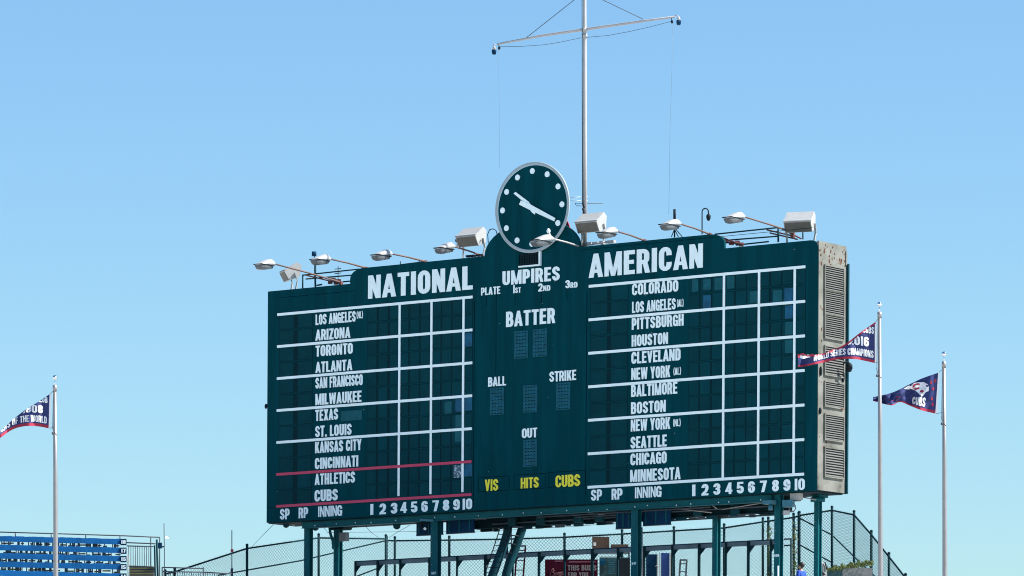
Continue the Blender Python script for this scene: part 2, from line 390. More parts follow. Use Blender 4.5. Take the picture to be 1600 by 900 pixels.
# outline of the face
def zpx(px, py): return face(px, py)
o = []
o.append((sL, zB)); o.append((sR, zB))
zlow = (zpx(1200, 380.2)[1] + zpx(480, 451)[1]) / 2
o += [(sR, zlow - 0.30)] + [(sR - 0.30 + 0.30*math.cos(R(a_)), zlow - 0.30 + 0.30*math.sin(R(a_))) for a_ in (15,30,45,60,75,90)]
zhi = (zpx(1060, 370.5)[1] + zpx(660, 410)[1]) / 2
sc = face(1131.5, 386)[0]; hr = zhi - zlow
o += [(sc, zlow)] + [(sc - 0.58 + 0.58*math.cos(R(a_)), zlow + hr*0.35 + hr*0.65*math.sin(R(a_))) for a_ in (0,15,30,45,60,75,90)]
sb0, sb1 = face(757, 400)[0], face(906.5, 386)[0]; smid = (sb0+sb1)/2; rb = (sb1-sb0)/2
o += [(smid + rb*math.cos(R(a_)), zhi + 1.06*math.sin(R(a_))) for a_ in range(0, 181, 9)]
sd_ = face(547, 444)[0]
o += [(sd_ + 0.58 - 0.58*math.cos(R(a_)), zlow + hr*0.35 + hr*0.65*math.sin(R(a_))) for a_ in (90,75,60,45,30,15,0)] + [(sd_, zlow)]
o += [(sL, zlow)]
m_ = MB(); m_.prism([BP(s, 0, z) for s, z in o], BP(0,0.10,0) - BP(0,0,0))
m_.build('board_panel', M['board'], SB)
m_ = MB(); m_.bbox(sL+0.03, sR-0.06, 0.103, DEPTH-0.05, zB+0.04, zlow-0.06)
m_.bbox(sb0+0.4, sb1-0.4, 0.103, 0.55, zlow-0.05, zhi+0.3)
m_.build('housing', M['steel_dark'], SB)

def panel_text(text, xl, xr, yc, hpx, m='white', name='lettering', label=None):
    global TV, TH
    TV, TH = {'league_note': (0.145, 0.13), 'row_caption': (0.155, 0.15), 'caption': (0.19, 0.16), 'team_name': (0.207, 0.168)}.get(name, (0.218, 0.172))
    xm = (xl+xr)/2; s0 = face(xl, yc)[0]; s1 = face(xr, yc)[0]; sm, zm = face(xm, yc)
    h = hpx / F * (Y0 - sm*SA)
    mb = MB(); text_mesh(mb, text, lambda x, y, d: BP(s0+x, -d, zm-h/2+y), s1-s0, h)
    ob = mb.build(name, M[m], SB)
    if label: ob['label'] = label
    TV, TH = 0.205, 0.165
    return ob

panel_text('NATIONAL', 575.5, 739, 441.3, 36.5, name='heading')
panel_text('AMERICAN', 921, 1098.5, 407.5, 37.5, name='heading')
panel_text('UMPIRES', 785.5, 875, 431.0, 22, name='heading')
panel_text('BATTER', 791, 867.5, 496.0, 24, name='heading')
for tx, a_, b_, yc, h in (('PLATE',752,782,454.5,12),('1st',802,814,451.5,12.5),('2nd',841.5,860,448.5,12.5),('3rd',884,902.5,443.5,12.5),
                          ('BALL',763,791,596,14.5),('STRIKE',859,900.5,587.3,16),('OUT',816,839.5,676.5,15)):
    panel_text(tx, a_, b_, yc, h, name='caption')
for tx, a_, b_, yc, h in (('VIS',758,778.5,758,18),('HITS',814,842,754.3,16.5),('CUBS',868.5,906.5,751.2,18.5)):
    panel_text(tx, a_, b_, yc, h, 'yellow', 'caption', 'yellow caption')
left = [('LOS ANGELES',493.5,556,497,16.5),('ARIZONA',493.5,547.5,521.5,17),('TORONTO',493.5,551.5,546.5,17),('ATLANTA',493.5,550.5,572,17),
        ('SAN FRANCISCO',493.3,567,596,17),('MILWAUKEE',493.2,565,621.7,17.5),('TEXAS',493,528.5,648,17.5),('ST. LOUIS',493,549.5,672.5,17.5),
        ('KANSAS CITY',492.7,565,697,17.5),('CINCINNATI',492.5,560,722.3,17.5),('ATHLETICS',492.3,555,747.3,17.5),('CUBS',492,528,773.8,18)]
right = [('COLORADO',988,1060,449.5,18),('LOS ANGELES',988,1056,477.5,17.5),('PITTSBURGH',987.5,1068.5,503,18),('HOUSTON',987.3,1044,530.5,18),
         ('CLEVELAND',987,1063.5,556.5,18.5),('NEW YORK',986.8,1047.5,582.3,18.5),('BALTIMORE',986.5,1058.5,608.5,18.5),('BOSTON',986.3,1040.5,636,18.5),
         ('NEW YORK',986,1047.5,663,18.5),('SEATTLE',985.7,1042,690,18.5),('CHICAGO',985.5,1042,716.3,18.5),('MINNESOTA',985,1063.5,741.5,19)]
for row in left + right: panel_text(*row, name='team_name')
for tx, a_, b_, yc, h in (('(NL)',557.5,567.5,492,10.5),('(AL)',1058,1068.5,473.5,11),('(AL)',1052.5,1064.5,580,11),('(NL)',1052,1064,660.5,11)):
    panel_text(tx, a_, b_, yc, h, name='league_note')
for tx, a_, b_, yc, h in (('SP',438,452.5,803.3,16.5),('RP',467,481.5,801.3,16.5),('INNING',497.5,534.5,798.6,16.5),
                          ('SP',924,940.5,773.5,17),('RP',956,972.5,772,17),('INNING',992.5,1033.5,769,17)):
    panel_text(tx, a_, b_, yc, h, name='row_caption' if tx == 'INNING' else 'caption')
nl = [581,598.3,616,630.8,647.5,663.8,681,697.3,713.6,730.3]; nr = [1084,1101.8,1120.3,1138.8,1157,1174.5,1193,1212,1229.8,1249.7]
for i in range(10):
    hw = (7.6 if i == 9 else 2.6 if i == 0 else 5.0)
    panel_text(str(i+1), nl[i]-hw, nl[i]+hw, 796-8.5*i/9, 17, name='inning_number')
    hw *= 1.07
    panel_text(str(i+1), nr[i]-hw, nr[i]+hw, 766.2-9.4*i/9, 18, name='inning_number')

# lines
zt = (face(433, 492)[1] + face(920, 447.5)[1])/2; zb_ = (face(433, 791.4)[1] + face(920, 761.4)[1])/2
l0, l1 = face(433, 640)[0], face(738, 620)[0]; r0, r1 = face(919.7, 600)[0], face(1257.7, 580)[0]
dz = (zt-zb_)/6; bw = 0.092
for k in range(7):
    z = zt - dz*k
    for (a_, b_, side) in ((l0, l1, 0), (r0, r1, 1)):
        m_ = MB(); m_.bbox(a_, b_, -0.030, -0.001, z-bw/2, z+bw/2)
        rd = side == 0 and k >= 5
        ob = m_.build('dividing_line', M['red' if rd else 'white'], SB)
        if rd: ob['label'] = 'red dividing line'
VLN = []
for (px, py, end) in ((624,640,0),(673.8,640,0),(723.8,640,0),(1130.7,600,1),(1185.5,600,1),(1241.2,600,1)):
    s, _ = face(px, py); VLN.append(s); wv = 0.088
    m_ = MB(); m_.bbox(s-wv/2, s+wv/2, -0.024, -0.0015, zt-dz*6+(0.10 if end == 0 else 0.02), zt-0.02)
    m_.build('column_line', M['white'], SB)

# number slots: shallow doors with dark gaps round them
def slot_set(numpx, l_, r_, py, xs_pair, names):
    cs = [face(x, py)[0] for x in numpx]; pit = (cs[-1]-cs[0])/9
    cols = [(c, pit*0.84) for c in cs] + [(face(x, py)[0], w2) for x, w2 in xs_pair]
    for k in range(12):
        zc = zt - dz*(k+0.5)/2; h = dz/2*0.86; g_ = 0.020
        for grp, nm in ((cols[:10], 'inning_slot_row'), (cols[10:], 'pitcher_slot_row')):
            m_ = MB()
            for i, (c, wd) in enumerate(grp):
                m_.bbox(c-wd/2, c+wd/2, -0.010, -0.001, zc-h/2, zc+h/2, tint=random.choice((0.94,0.97,0.98,1.0,1.0,1.03,1.06,1.14)))
            m_.bbox(grp[0][0]-grp[0][1]/2-g_, grp[-1][0]+grp[-1][1]/2+g_, -0.006, -0.0005, zc-h/2-g_, zc+h/2+g_, tint=0.55)
            m_.build(nm, M['slot'], SB)
slot_set(nl, 433, 738, 640, ((447.5, 0.62),(476.5, 0.62)), 0)
slot_set(nr, 920, 1258, 600, ((935.5, 0.66),(967.5, 0.66)), 1)
m_ = MB()                                          # seams in the middle panel
for (x0, y0, x1, y1) in ((741.5,470,741.5,790),(917,455,917,775),(775.5,452,775.5,585),(805,455,805,478),(846,452,846,474),(886,448,886,470),(760,462,760,478)):
    s0, z0 = face(x0, y0); s1, z1 = face(x1, y1); m_.bbox(s0-0.012, s0+0.012, -0.003, -0.0005, z1, z0)
for (x0, x1, y0, y1) in ((747,796,746,769),(803,852,742,766),(856,915,738,762)):
    s0, z0 = face(x0, y1); s1, _ = face(x1, y1); z1 = z0 + (y1-y0)/F*Y0
    for q in ((s0, s1, z0, z0+0.02),(s0, s1, z1-0.02, z1),(s0, s0+0.02, z0+0.02, z1-0.02),(s1-0.02, s1, z0+0.02, z1-0.02)): m_.bbox(q[0], q[1], -0.003, -0.0005, q[2], q[3])
for (x0, x1, y) in ((418,437,793),(905,1270,391),(430,556,466)):
    s0, z0 = face(x0, y); s1 = face(x1, y)[0]; m_.bbox(s0, s1, -0.003, -0.0005, z0-0.008, z0+0.008)
m_.build_split('panel_seam', M['seam'], SB)
m_ = MB(); random.seed(31)
for i in range(46):                       # tiny chips of bare paint
    s = random.uniform(sL+0.2, sR-0.4); z = random.uniform(zB+0.2, zlow-0.2); q = random.uniform(0.008, 0.02)
    m_.bbox(s-q, s+q, -0.0035, -0.0008, z-q*0.6, z+q*0.6)
m_.build('paint_chips', M['galv'], SB)
# open / glazed slots, reflected sky painted in as blue and teal
for (x0, y0, x1, y1, mm) in ((726,520,738,541,'glass'),(712,623,724,643,'glass'),(726,621,738,641,'glass'),(709,726,722,746,'scratch'),(726,724,738,744,'glass'),
        (695,627,706,646,'glass_pale'),(712,648,722,668,'glass_pale'),(711,670,722,690,'glass_pale'),
        (1082,436,1091,455,'glass_pale'),(1099,461,1111,481,'glass'),(1099,436,1111,452,'glass_pale'),(1117,434,1129,452,'glass_pale'),(1136,431,1148,450,'glass_pale'),(1208,453,1222,471,'glass_pale'),
        (1226,450,1239,470,'glass'),(1227,477,1239,497,'glass'),(1227,503,1239,522,'glass_pale'),(1172,455,1184,472,'glass_pale'),(1227,531,1239,551,'glass_pale'),(533,640,566,656,'glass_pale')):
    s0, _ = face(x0, (y0+y1)/2); s1, zc = face(x1, (y0+y1)/2); h = (y1-y0)/F*Y0
    m_ = MB(); m_.bbox(s0, s1, -0.014, -0.0115, zc-h/2, zc+h/2)
    m_.build('slot_window', M[mm], SB)
# dot displays
for (x0, y0, x1, y1) in ((804,516,825.5,559.5),(833,513,855,556.5),(766,605,788,647.5),(818,601,840,643.5),(869.5,597,891.5,639.5),(818,686,839.5,728.5)):
    s0, _ = face(x0, (y0+y1)/2); s1, zc = face(x1, (y0+y1)/2); h = (y1-y0)/F*Y0
    m_ = MB(); m_.bbox(s0, s1, -0.020, -0.001, zc-h/2, zc+h/2)
    pn = m_.build('digit_display', M['glass_pale'], SB)
    d_ = MB(); dk = MB()
    for r_ in range(8):
        zz = zc - h/2 + h*(r_+0.5)/8
        dk.bbox(s0+0.05, s1-0.05, -0.0215, -0.0202, zz-0.022, zz+0.006)
        for c in range(5):
            ss = s0 + (s1-s0)*(c+0.5)/5; rr = 0.038 if random.random() < 0.85 else 0.05
            d_.prism([BP(ss+rr*math.cos(R(60*i)), -0.0235, zz+0.01+rr*0.7*math.sin(R(60*i))) for i in range(6)], BP(0,0.002,0)-BP(0,0,0))
    dk.build_split('display_row', M['seam'], pn)
    d_.build('display_dots', M['glass'], pn)
# vent grille under the clock
s0, z0 = face(813, 416); s1, z1 = face(844, 397)
z1 = z0 + 18/F*Y0
m_ = MB(); m_.bbox(s0, s1, -0.06, -0.001, z0, z1); gr = m_.build('vent_grille', M['dark'], SB)
m_ = MB()
for i in range(8): m_.bbox(s0+(s1-s0)*i/8, s0+(s1-s0)*i/8+0.02, -0.075, -0.0605, z0, z1)
for i in range(1,4): m_.bbox(s0, s1, -0.088, -0.0755, z0+(z1-z0)*i/4, z0+(z1-z0)*i/4+0.015)
m_.build('grille_bars', M['seam'], gr)
m_ = MB(); m_.bbox(s0-0.02, s1+0.06, -0.10, -0.001, z0-0.05, z0-0.004); m_.bbox(s1+0.004, s1+0.06, -0.10, -0.001, z0, z1+0.04); m_.build('grille_frame', M['white'], gr)

# clock
sC, zC = face(831.3, 324, -0.13); RC = 71.0/F*(Y0 - sC*SA)
def CP(r, ang, t): return BP(sC + r*math.sin(R(ang)), t, zC + r*math.cos(R(ang)))
N = 64
m_ = MB(); m_.prism([CP(RC*0.925, 360*i/N, -0.11) for i in range(N)], BP(0,0.10,0)-BP(0,0,0)); ck = m_.build('clock', M['board'], SB)
m_ = MB(); rings = []
for (r_, t) in ((1.0,-0.095),(1.0,-0.128),(0.985,-0.142),(0.928,-0.116)): rings.append([CP(RC*r_, 360*i/N, t) for i in range(N)])
m_.loft(rings, cap=False); m_.build('clock_rim', mat('clock_rim_paint', (0.32,0.38,0.40), 0.55, 0.0, var=0.06), ck)
for i in range(12):
    m_ = MB(); s_, z_ = math.sin(R(30*i))*RC*0.80, math.cos(R(30*i))*RC*0.80
    m_.prism([BP(sC+s_+0.098*math.cos(R(20*j)), -0.135, zC+z_+0.098*math.sin(R(20*j))) for j in range(18)], BP(0,0.024,0)-BP(0,0,0))
    m_.build('hour_marker', M['white'], ck)
def hand(pts, t, name):
    q = []
    for (x, y) in pts:
        s, z = face(720+x/4.444, 230+y/4.444, t); q.append(BP(s, t, z))
    m_ = MB(); m_.prism(q, BP(0,0.012,0)-BP(0,0,0)); m_.build(name, M['white'], ck)
hand([(366,322),(380,310),(470,378),(520,440),(514,468),(492,452),(452,392)], -0.150, 'hour_hand')
hand([(404,398),(416,370),(470,390),(656,492),(648,514),(500,446)], -0.170, 'minute_hand')

# right end wall with louvres
zw = face(1278, 377)[1]
m_ = MB(); m_.bbox(sR-0.058, sR+0.02, 0.006, DEPTH, zB+0.02, zw+0.02)
ew = m_.build('end_wall', M['beige'], SB)
def SP(px, py):
    z = 17.0
    for _ in range(3):
        t = t_at(sR, px, z); s2 = sR + LEAN*(z-ZM); z = (HY-py)/F*(Y0 - s2*SA + t*CA)
    return t, z
for (y0, y1) in ((418,455),(457,492),(494,529.5),(543.5,587),(599,636),(650,688),(702,745.5)):
    ta, z1 = SP(1287, y0-1); tb, z0 = SP(1315.5, y1+1.5); z1 = SP(1301, y0)[1]; z0 = SP(1301, y1)[1]
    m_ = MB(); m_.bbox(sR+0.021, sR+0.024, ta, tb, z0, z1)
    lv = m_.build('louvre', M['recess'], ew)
    m_ = MB(); n = 11
    for i in range(n):
        za = z0 + (z1-z0)*(i+0.15)/n; zb2 = za + (z1-z0)/n*0.62
        m_.hexa([BP(sR+0.075,ta,za),BP(sR+0.075,tb,za),BP(sR+0.068,tb,za+0.012),BP(sR+0.068,ta,za+0.012),
                 BP(sR+0.026,ta,zb2),BP(sR+0.026,tb,zb2),BP(sR+0.026,tb,zb2+0.012),BP(sR+0.026,ta,zb2+0.012)])
    m_.build('slats', M['louvre'], lv)
    m_ = MB()
    for (a_, b_, c, d) in ((ta-0.03, tb+0.03, z1, z1+0.04),(ta-0.03, tb+0.03, z0-0.04, z0),(ta-0.03, ta, z0, z1),(tb, tb+0.03, z0, z1)):
        m_.bbox(sR+0.0205, sR+0.085, a_, b_, c, d)
    m_.build('louvre_frame', M['beige'], lv)
m_ = MB(); m_.bbox(sR-0.10, sR+0.10, DEPTH+0.002, DEPTH+0.07, zB, zw-0.55); m_.build('corner_post', M['steel_dark'], ew)
m_ = MB(); m_.bbox(sR+0.0205, sR+0.055, DEPTH-0.07, DEPTH, zw-0.60, zw-0.15); m_.build('corner_cap', M['beige'], ew)
m_ = MB(); random.seed(21)
for i in range(120):
    t = random.uniform(0.06, DEPTH-0.05); z = random.choice((random.uniform(zw-0.85, zw-0.05), random.uniform(zw-0.85, zw-0.05), random.uniform(zB+0.1, zw-0.1)))
    if 0.28 < t < DEPTH-0.2 and z < zw-0.85 and random.random() < 0.6: t = random.choice((0.12, 0.2, DEPTH-0.1))
    r_ = 0.008 + 0.045*random.random()**2.5; k = 1+random.random()*1.2
    m_.add([BP(sR+0.0206+0.0001*(i%20), t+r_*random.uniform(0.6,1.1)*math.cos(R(51*j)), z+k*r_*random.uniform(0.5,1.1)*math.sin(R(51*j))) for j in range(7)], [tuple(range(7))])
m_.build('rust_spots', M['rust'], ew)
m_ = MB()                                                       # hinges and dark loops on the end wall
for (px, py, h) in ((1280.5,580,0.32),(1315.5,588,0.42),(1279.5,642,0.22)):
    t, z = SP(px, py); m_.ball(BP(sR+0.05, t, z), 0.05, 0.05, h/2, 8, 8)
m_.build_split('wall_bracket', M['dark'], ew)
# bottom edge and floor structure
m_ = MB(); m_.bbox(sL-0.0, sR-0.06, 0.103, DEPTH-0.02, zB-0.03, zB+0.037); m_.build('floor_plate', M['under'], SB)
sa_, sb_ = face(473, 815, 0.3)[0], face(1206, 775, 0.3)[0]
m_ = MB(); m_.bbox(sa_, sb_, 0.26, 0.46, zB-0.225, zB-0.060); m_.bbox(sa_, sb_, 0.22, 0.50, zB-0.059, zB-0.033); m_.bbox(sa_, sb_, 0.22, 0.50, zB-0.25, zB-0.226)
m_.build('front_girder', M['steel'], SB)
sc_ = face(742, 815, 1.2)[0]; se_ = face(1235, 785, 1.2)[0]; sx_ = face(545, 815, 1.2)[0]
m_ = MB(); m_.bbox(sc_, se_, 1.16, 1.32, zB-0.50, zB-0.034); m_.bbox(sc_, se_, 1.05, 1.43, zB-0.53, zB-0.501)
m_.bbox(sx_, sc_, 1.16, 1.32, zB-0.22, zB-0.034)
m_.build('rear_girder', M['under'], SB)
for i in range(16):
    s = sa_ + (sb_-sa_)*(i+0.5)/16
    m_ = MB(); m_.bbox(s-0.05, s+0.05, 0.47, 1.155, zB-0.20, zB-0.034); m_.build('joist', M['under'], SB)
for (xa, ya, xb, yb) in ((905,797,931,803),(1050,787,1080,792),(1108,786,1122,796),(1060,795,1112,801),(935,804,962,800),(1150,783,1200,780),(620,812,640,809),(598,813,616,813),(1245,775,1275,781),(1010,790,1036,786),(1128,796,1190,786)):
    m_ = MB(); m_.tube([BPX(xa, ya, 0.75), BPX(xb, yb, 0.85)], 0.022, 6); m_.build('brace_rod', M['galv'], SB)
random.seed(5)
for i in range(30):
    px = 760 + 16*i
    if px > 1225: break
    t = random.uniform(0.95, 1.5); s, _z = face(px, 800, t); hh = random.uniform(0.03, 0.11)
    m_ = MB(); m_.bbox(s-random.uniform(.05,.25), s+random.uniform(.05,.25), t-0.06, t+0.06, zB-0.532-hh, zB-0.532)
    m_.build('cable_tray', M[random.choice(('under','under','steel_dark','rail'))], SB)
for (xa, xb, t, dz_) in ((770,1000,1.0,0.40),(900,1200,0.85,0.34),(840,1110,0.65,0.28),(560,760,0.9,0.22),(1040,1230,1.45,0.58)):
    m_ = MB(); sa2, sb2 = face(xa,800,t)[0], face(xb,800,t)[0]; m_.tube([BP(sa2,t,zB-dz_), BP(sb2,t,zB-dz_)], 0.028, 8); m_.build('service_pipe', M['rail'], SB)
for x in (802, 846, 905, 938, 1092, 1150):
    s, _z = face(x, 800, 1.0); m_ = MB(); m_.bbox(s-0.16, s+0.16, 0.9, 1.04, zB-0.52, zB-0.22); m_.build('hanger_box', M['steel_dark'], SB)
m_ = MB()
for i in range(22):
    s = sa_ + (sb_-sa_)*(i+random.random())/22; m_.ball(BP(s, 0.21, zB-0.14-0.06*random.random()), 0.022, nu=6, nv=4)
m_.build_split('girder_lamp', M['white'], SB)

# ------------------------------------------------------------------ floodlamps on arms over the face
G_ARM = 'street style lamps reaching out over the scoreboard'
def arm_lamp(base, neck, tip, tb, label, hscale=1.18, pipe='arm_rust', foot=None):
    s, z = face(base[0], base[1], tb)
    def at(px, py, dz_=0):
        zz = z
        for _ in range(4):
            t = t_at(s, px, zz); s2 = s + LEAN*(zz-ZM); zz = (HY-py)/F*(Y0 - s2*SA + t*CA)
        return t, zz
    tn, zn = at(*neck); tt, zt_ = at(*tip)
    root = thing('arm_lamp', BP(s, tb, z), label, 'lamp', G_ARM)
    m_ = MB(); m_.tube([BP(s, tb, z), BP(s, tb+(tn-tb)*0.5, z+(zn-z)*0.5+0.02), BP(s, tn-0.15, zn+0.01)], [0.034,0.03,0.027], 8)
    m_.build('arm', M[pipe], root)
    m_ = MB(); m_.bbox(s-0.05, s+0.05, tb-0.04, tb+0.08, z-0.20, z+0.035); m_.build('mount', M['redpipe'], root)
    L = (tt - tn)*0.87
    prof = ((0.0,0.05,0.045,0.04),(0.10,0.075,0.09,0.05),(0.22,0.13,0.135,0.06),(0.40,0.17,0.14,0.05),(0.62,0.19,0.105,0.03),(0.82,0.18,0.06,0.02),(0.96,0.14,0.025,0.015),(1.0,0.08,0.008,0.008))
    rings = []
    for (u, hw, top, bot) in prof:
        t = tn + L*u; zc = zn + (zt_-zn)*u + 0.01; r_ = []
        for j in range(14):
            a_ = 2*math.pi*j/14; c, sn = math.cos(a_), math.sin(a_)
            cc = math.copysign(abs(c)**0.75, c)
            r_.append(BP(s + hw*cc, t, zc + (top if sn > 0 else bot)*sn*hscale))
        rings.append(r_)
    m_ = MB(); m_.loft(rings); m_.build('lamp_head', M['lamp'], root)
    rings = []
    for (u, hw, d) in ((0.20,0.12,0.055),(0.27,0.155,0.135),(0.72,0.175,0.150),(0.90,0.15,0.115),(1.0,0.115,0.045)):
        t = tn + L*u; zc = zn + (zt_-zn)*u - 0.008
        rings.append([BP(s + hw*x_, t, zc - d*y_*hscale) for x_, y_ in ((1,0),(0.97,0.55),(0.8,0.95),(0.35,1.0),(-0.35,1.0),(-0.8,0.95),(-0.97,0.55),(-1,0))])
    m_ = MB(); m_.loft(rings, smooth=False); m_.build('lens', M['lamp_dk'], root)
    m_ = MB(); zc = zn + (zt_-zn)*0.6 - 0.008
    m_.bbox(s-0.185, s+0.185, tn+L*0.99, tn+L*0.24, zc-0.028, zc-0.004); m_.build('lens_frame', M['dark'], root)
    m_ = MB(); m_.tube([BP(s, tn-0.02, zn), BP(s, tn+L*0.07, zn+0.005)], 0.055, 10); m_.build('neck_clamp', M['galv'], root)
    if foot:
        m_ = MB(); t, zz = at(*foot)
        m_.tube([BP(s, t, zz+0.02), BP(s+0.02, t+0.02, zlow+0.02)], 0.02, 6); m_.build('prop', M['redpipe'], root)
    return root
arm_lamp((532,441),(429,412.5),(398,413),1.0,'outermost arm lamp hanging off the left end beside a tilted floodlight box')
arm_lamp((571,418.5),(516,405),(485,405.5),0.15,'arm lamp below the dark cylinder above the left shoulder step')
arm_lamp((664,408.5),(612,397),(580,399),0.15,'arm lamp above the middle of the NATIONAL heading')
arm_lamp((757,401),(710,385.5),(679,388.5),0.15,'arm lamp just left of the floodlight box by the clock')
arm_lamp((907,385.5),(864,373.5),(828,376.5),0.10,'arm lamp with a pale pipe crossing the lower edge of the clock',1.25,'mast')
arm_lamp((1006,375.5),(964,361.5),(933,364.5),0.15,'arm lamp overlapping the floodlight box right of the clock')
arm_lamp((1108,365.5),(1063,350),(1031,351),0.15,'arm lamp in front of the short dark antenna above AMERICAN')
arm_lamp((1238,363),(1163,339),(1131,340),1.0,'highest arm lamp next to the right end floodlight box')

# ------------------------------------------------------------------ box floodlights on the roof
G_BOX = 'boxy floodlights on the scoreboard roof'
def flood(px, py, t, wd, yaw, pitch, label, k=1.0):
    s, z = face(px, py, t); c = BP(s, t, z)
    base_z = zhi + CZ if 545 < px < 1135 else zlow + CZ
    root = thing('box_floodlight', Vector((c.x, c.y, base_z)), label, 'floodlight', G_BOX)
    m = Matrix.Rotation(-A + yaw, 3, 'Z') @ Matrix.Rotation(pitch, 3, 'X')
    def L(x, y, z_): return c + m @ Vector((x*k, y*k, z_*k))
    h = wd/2
    # section in (y, z): y forward negative
    sec = [(-0.26,-0.22),(-0.36,0.16),(-0.31,0.19),(0.20,0.36),(0.34,0.20),(0.18,-0.18)]
    m_ = MB(); a_ = [L(-h, y, q) for y, q in sec]; b_ = [L(h, y, q) for y, q in sec]
    n = len(sec); m_.add(a_ + b_, [tuple(range(n)), tuple(range(2*n-1, n-1, -1))] + [(i, (i+1)%n, n+(i+1)%n, n+i) for i in range(n)])
    m_.build('housing', M['lamp'], root)
    m_ = MB(); m_.hexa([L(-h+0.03,-0.282,-0.20),L(h-0.03,-0.282,-0.20),L(h-0.03,-0.366,0.13),L(-h+0.03,-0.366,0.13),L(-h+0.03,-0.245,-0.20),L(h-0.03,-0.245,-0.20),L(h-0.03,-0.33,0.13),L(-h+0.03,-0.33,0.13)])
    m_.build('glass_front', M['flood_face'], root)
    m_ = MB()
    lid = [L(-h-0.02,-0.375,0.175),L(h+0.02,-0.375,0.175),L(h+0.02,-0.355,0.20),L(-h-0.02,-0.355,0.20)]
    m_.hexa(lid + [p + (m @ Vector((0,0.10*k,0.012*k))) for p in lid]); m_.build('visor', M['lamp'], root)
    for sg in (-1, 1):
        p = L(sg*(h+0.03), 0.02, 0.0); q = Vector((p.x, p.y, base_z - 0.05)) + (m @ Vector((-sg*0.06,0,0)))
        m_ = MB(); m_.beam(p, L(sg*(h+0.03), 0.04, -0.33), 0.07, 0.03); m_.beam(L(sg*(h+0.03), 0.04, -0.33), q, 0.06, 0.04)
        m_.build('yoke_leg', M['lamp'], root)
    m_ = MB(); m_.box((c.x, c.y, base_z), wd*0.9, 0.3, 0.07, -A+yaw); m_.build('base_plate', M['galv'], root)
    return root
flood(737.5,373.5,0.45,0.84,0.0,R(16),'box floodlight standing on the roof left of the clock',1.0)
flood(924.5,351,0.45,0.86,0.05,R(18),'box floodlight standing on the roof right of the clock at the mast foot',1.0)
flood(1250,350,0.9,0.92,R(-14)+A*0.9,R(20),'squarely facing box floodlight on the right end of the roof',1.0)
flood(456,428,0.9,0.74,R(-38),R(14),'box floodlight twisted sideways on the left end of the roof',0.95)

# ------------------------------------------------------------------ small things on the roof
def pipe_thing(name, segs, r, m, label, cat, t=1.2, group=None):
    root = None
    ms = []
    for sg in segs: ms.append([BPX(x, y, t) for (x, y) in sg])
    mb = MB()
    for q in ms: mb.tube(q, r, 6)
    ob = mb.build(name, M[m]); tag(ob, label, cat, group); return ob
rt = thing('roof_railing', BPX(473,447,1.3), 'dark pipe railing on the roof at the left shoulder of the scoreboard', 'railing')
def rail_part(rt, name, seg, r, m, t):
    mb = MB(); mb.tube([BPX(x, y, t) for x, y in seg], r, 6); return mb.build(name, M[m], rt)
for sg in (((473,430),(561,420.5)),((478,436),(549,430)),((530,441),(549,439))): rail_part(rt, 'rail', sg, 0.026, 'steel_dark', 1.3)
for sg in (((473,429),(473,453)),((493,411),(493,449))): rail_part(rt, 'post', sg, 0.03, 'steel_dark', 1.3)
rail_part(rt, 'cross_pipe', ((478,430),(532,443)), 0.028, 'redpipe', 1.25); rail_part(rt, 'cross_pipe', ((484,428),(529,438)), 0.022, 'redpipe', 1.2)
rail_part(rt, 'base_pipe', ((495,446),(503,444.5)), 0.03, 'steel_dark', 1.2)
m_ = MB()
for (x, y) in ((516,441),(521,437),(525,442),(529,439)): m_.box(BPX(x, y, 1.1), 0.16, 0.1, 0.12)
m_.build_split('pipe_clamp', M['redpipe'], rt)
rt = thing('roof_railing', BPX(1228,378,1.0), 'dark pipe railing on the roof at the right shoulder of the scoreboard', 'railing')
for sg in (((1117,366),(1216,355.5)),((1128,376),(1216,369)),((1150,383),(1201,377.5))): rail_part(rt, 'rail', sg, 0.026, 'steel_dark', 1.0)
rail_part(rt, 'post', ((1216,355),(1216,378)), 0.035, 'steel_dark', 1.0)
rail_part(rt, 'post', ((1254.5,361),(1254.5,374)), 0.025, 'steel_dark', 1.2)
for sg in (((1198,359),(1240,369)),((1203,364),(1246,374)),((1228,361),(1252,373))): rail_part(rt, 'cross_pipe', sg, 0.028, 'redpipe', 1.1)
for sg in (((1123,369),(1160,383)),((1131,379),(1162,381))): rail_part(rt, 'cross_pipe', sg, 0.026, 'redpipe', 0.5)
m_ = MB()
for (x, y) in ((1135,377),(1143,380),(1152,379),(1158,382)): m_.box(BPX(x, y, 0.6), 0.16, 0.1, 0.12)
m_.build_split('pipe_clamp', M['redpipe'], rt)
# beacon: dark cylinder on a thin pole
rt = thing('roof_beacon', BPX(490.5,447,0.9), 'dark blue cylinder on a thin pole behind the second arm lamp', 'beacon')
m_ = MB(); m_.tube([BPX(490.8,400,0.9), BPX(490.8,393.2,0.9)], 0.082, 12); m_.build('cylinder', M['bluedk'], rt)
m_ = MB(); m_.tube([BPX(492,448,0.9), BPX(491,400,0.9)], 0.018, 6); m_.build('pole', M['steel_dark'], rt)
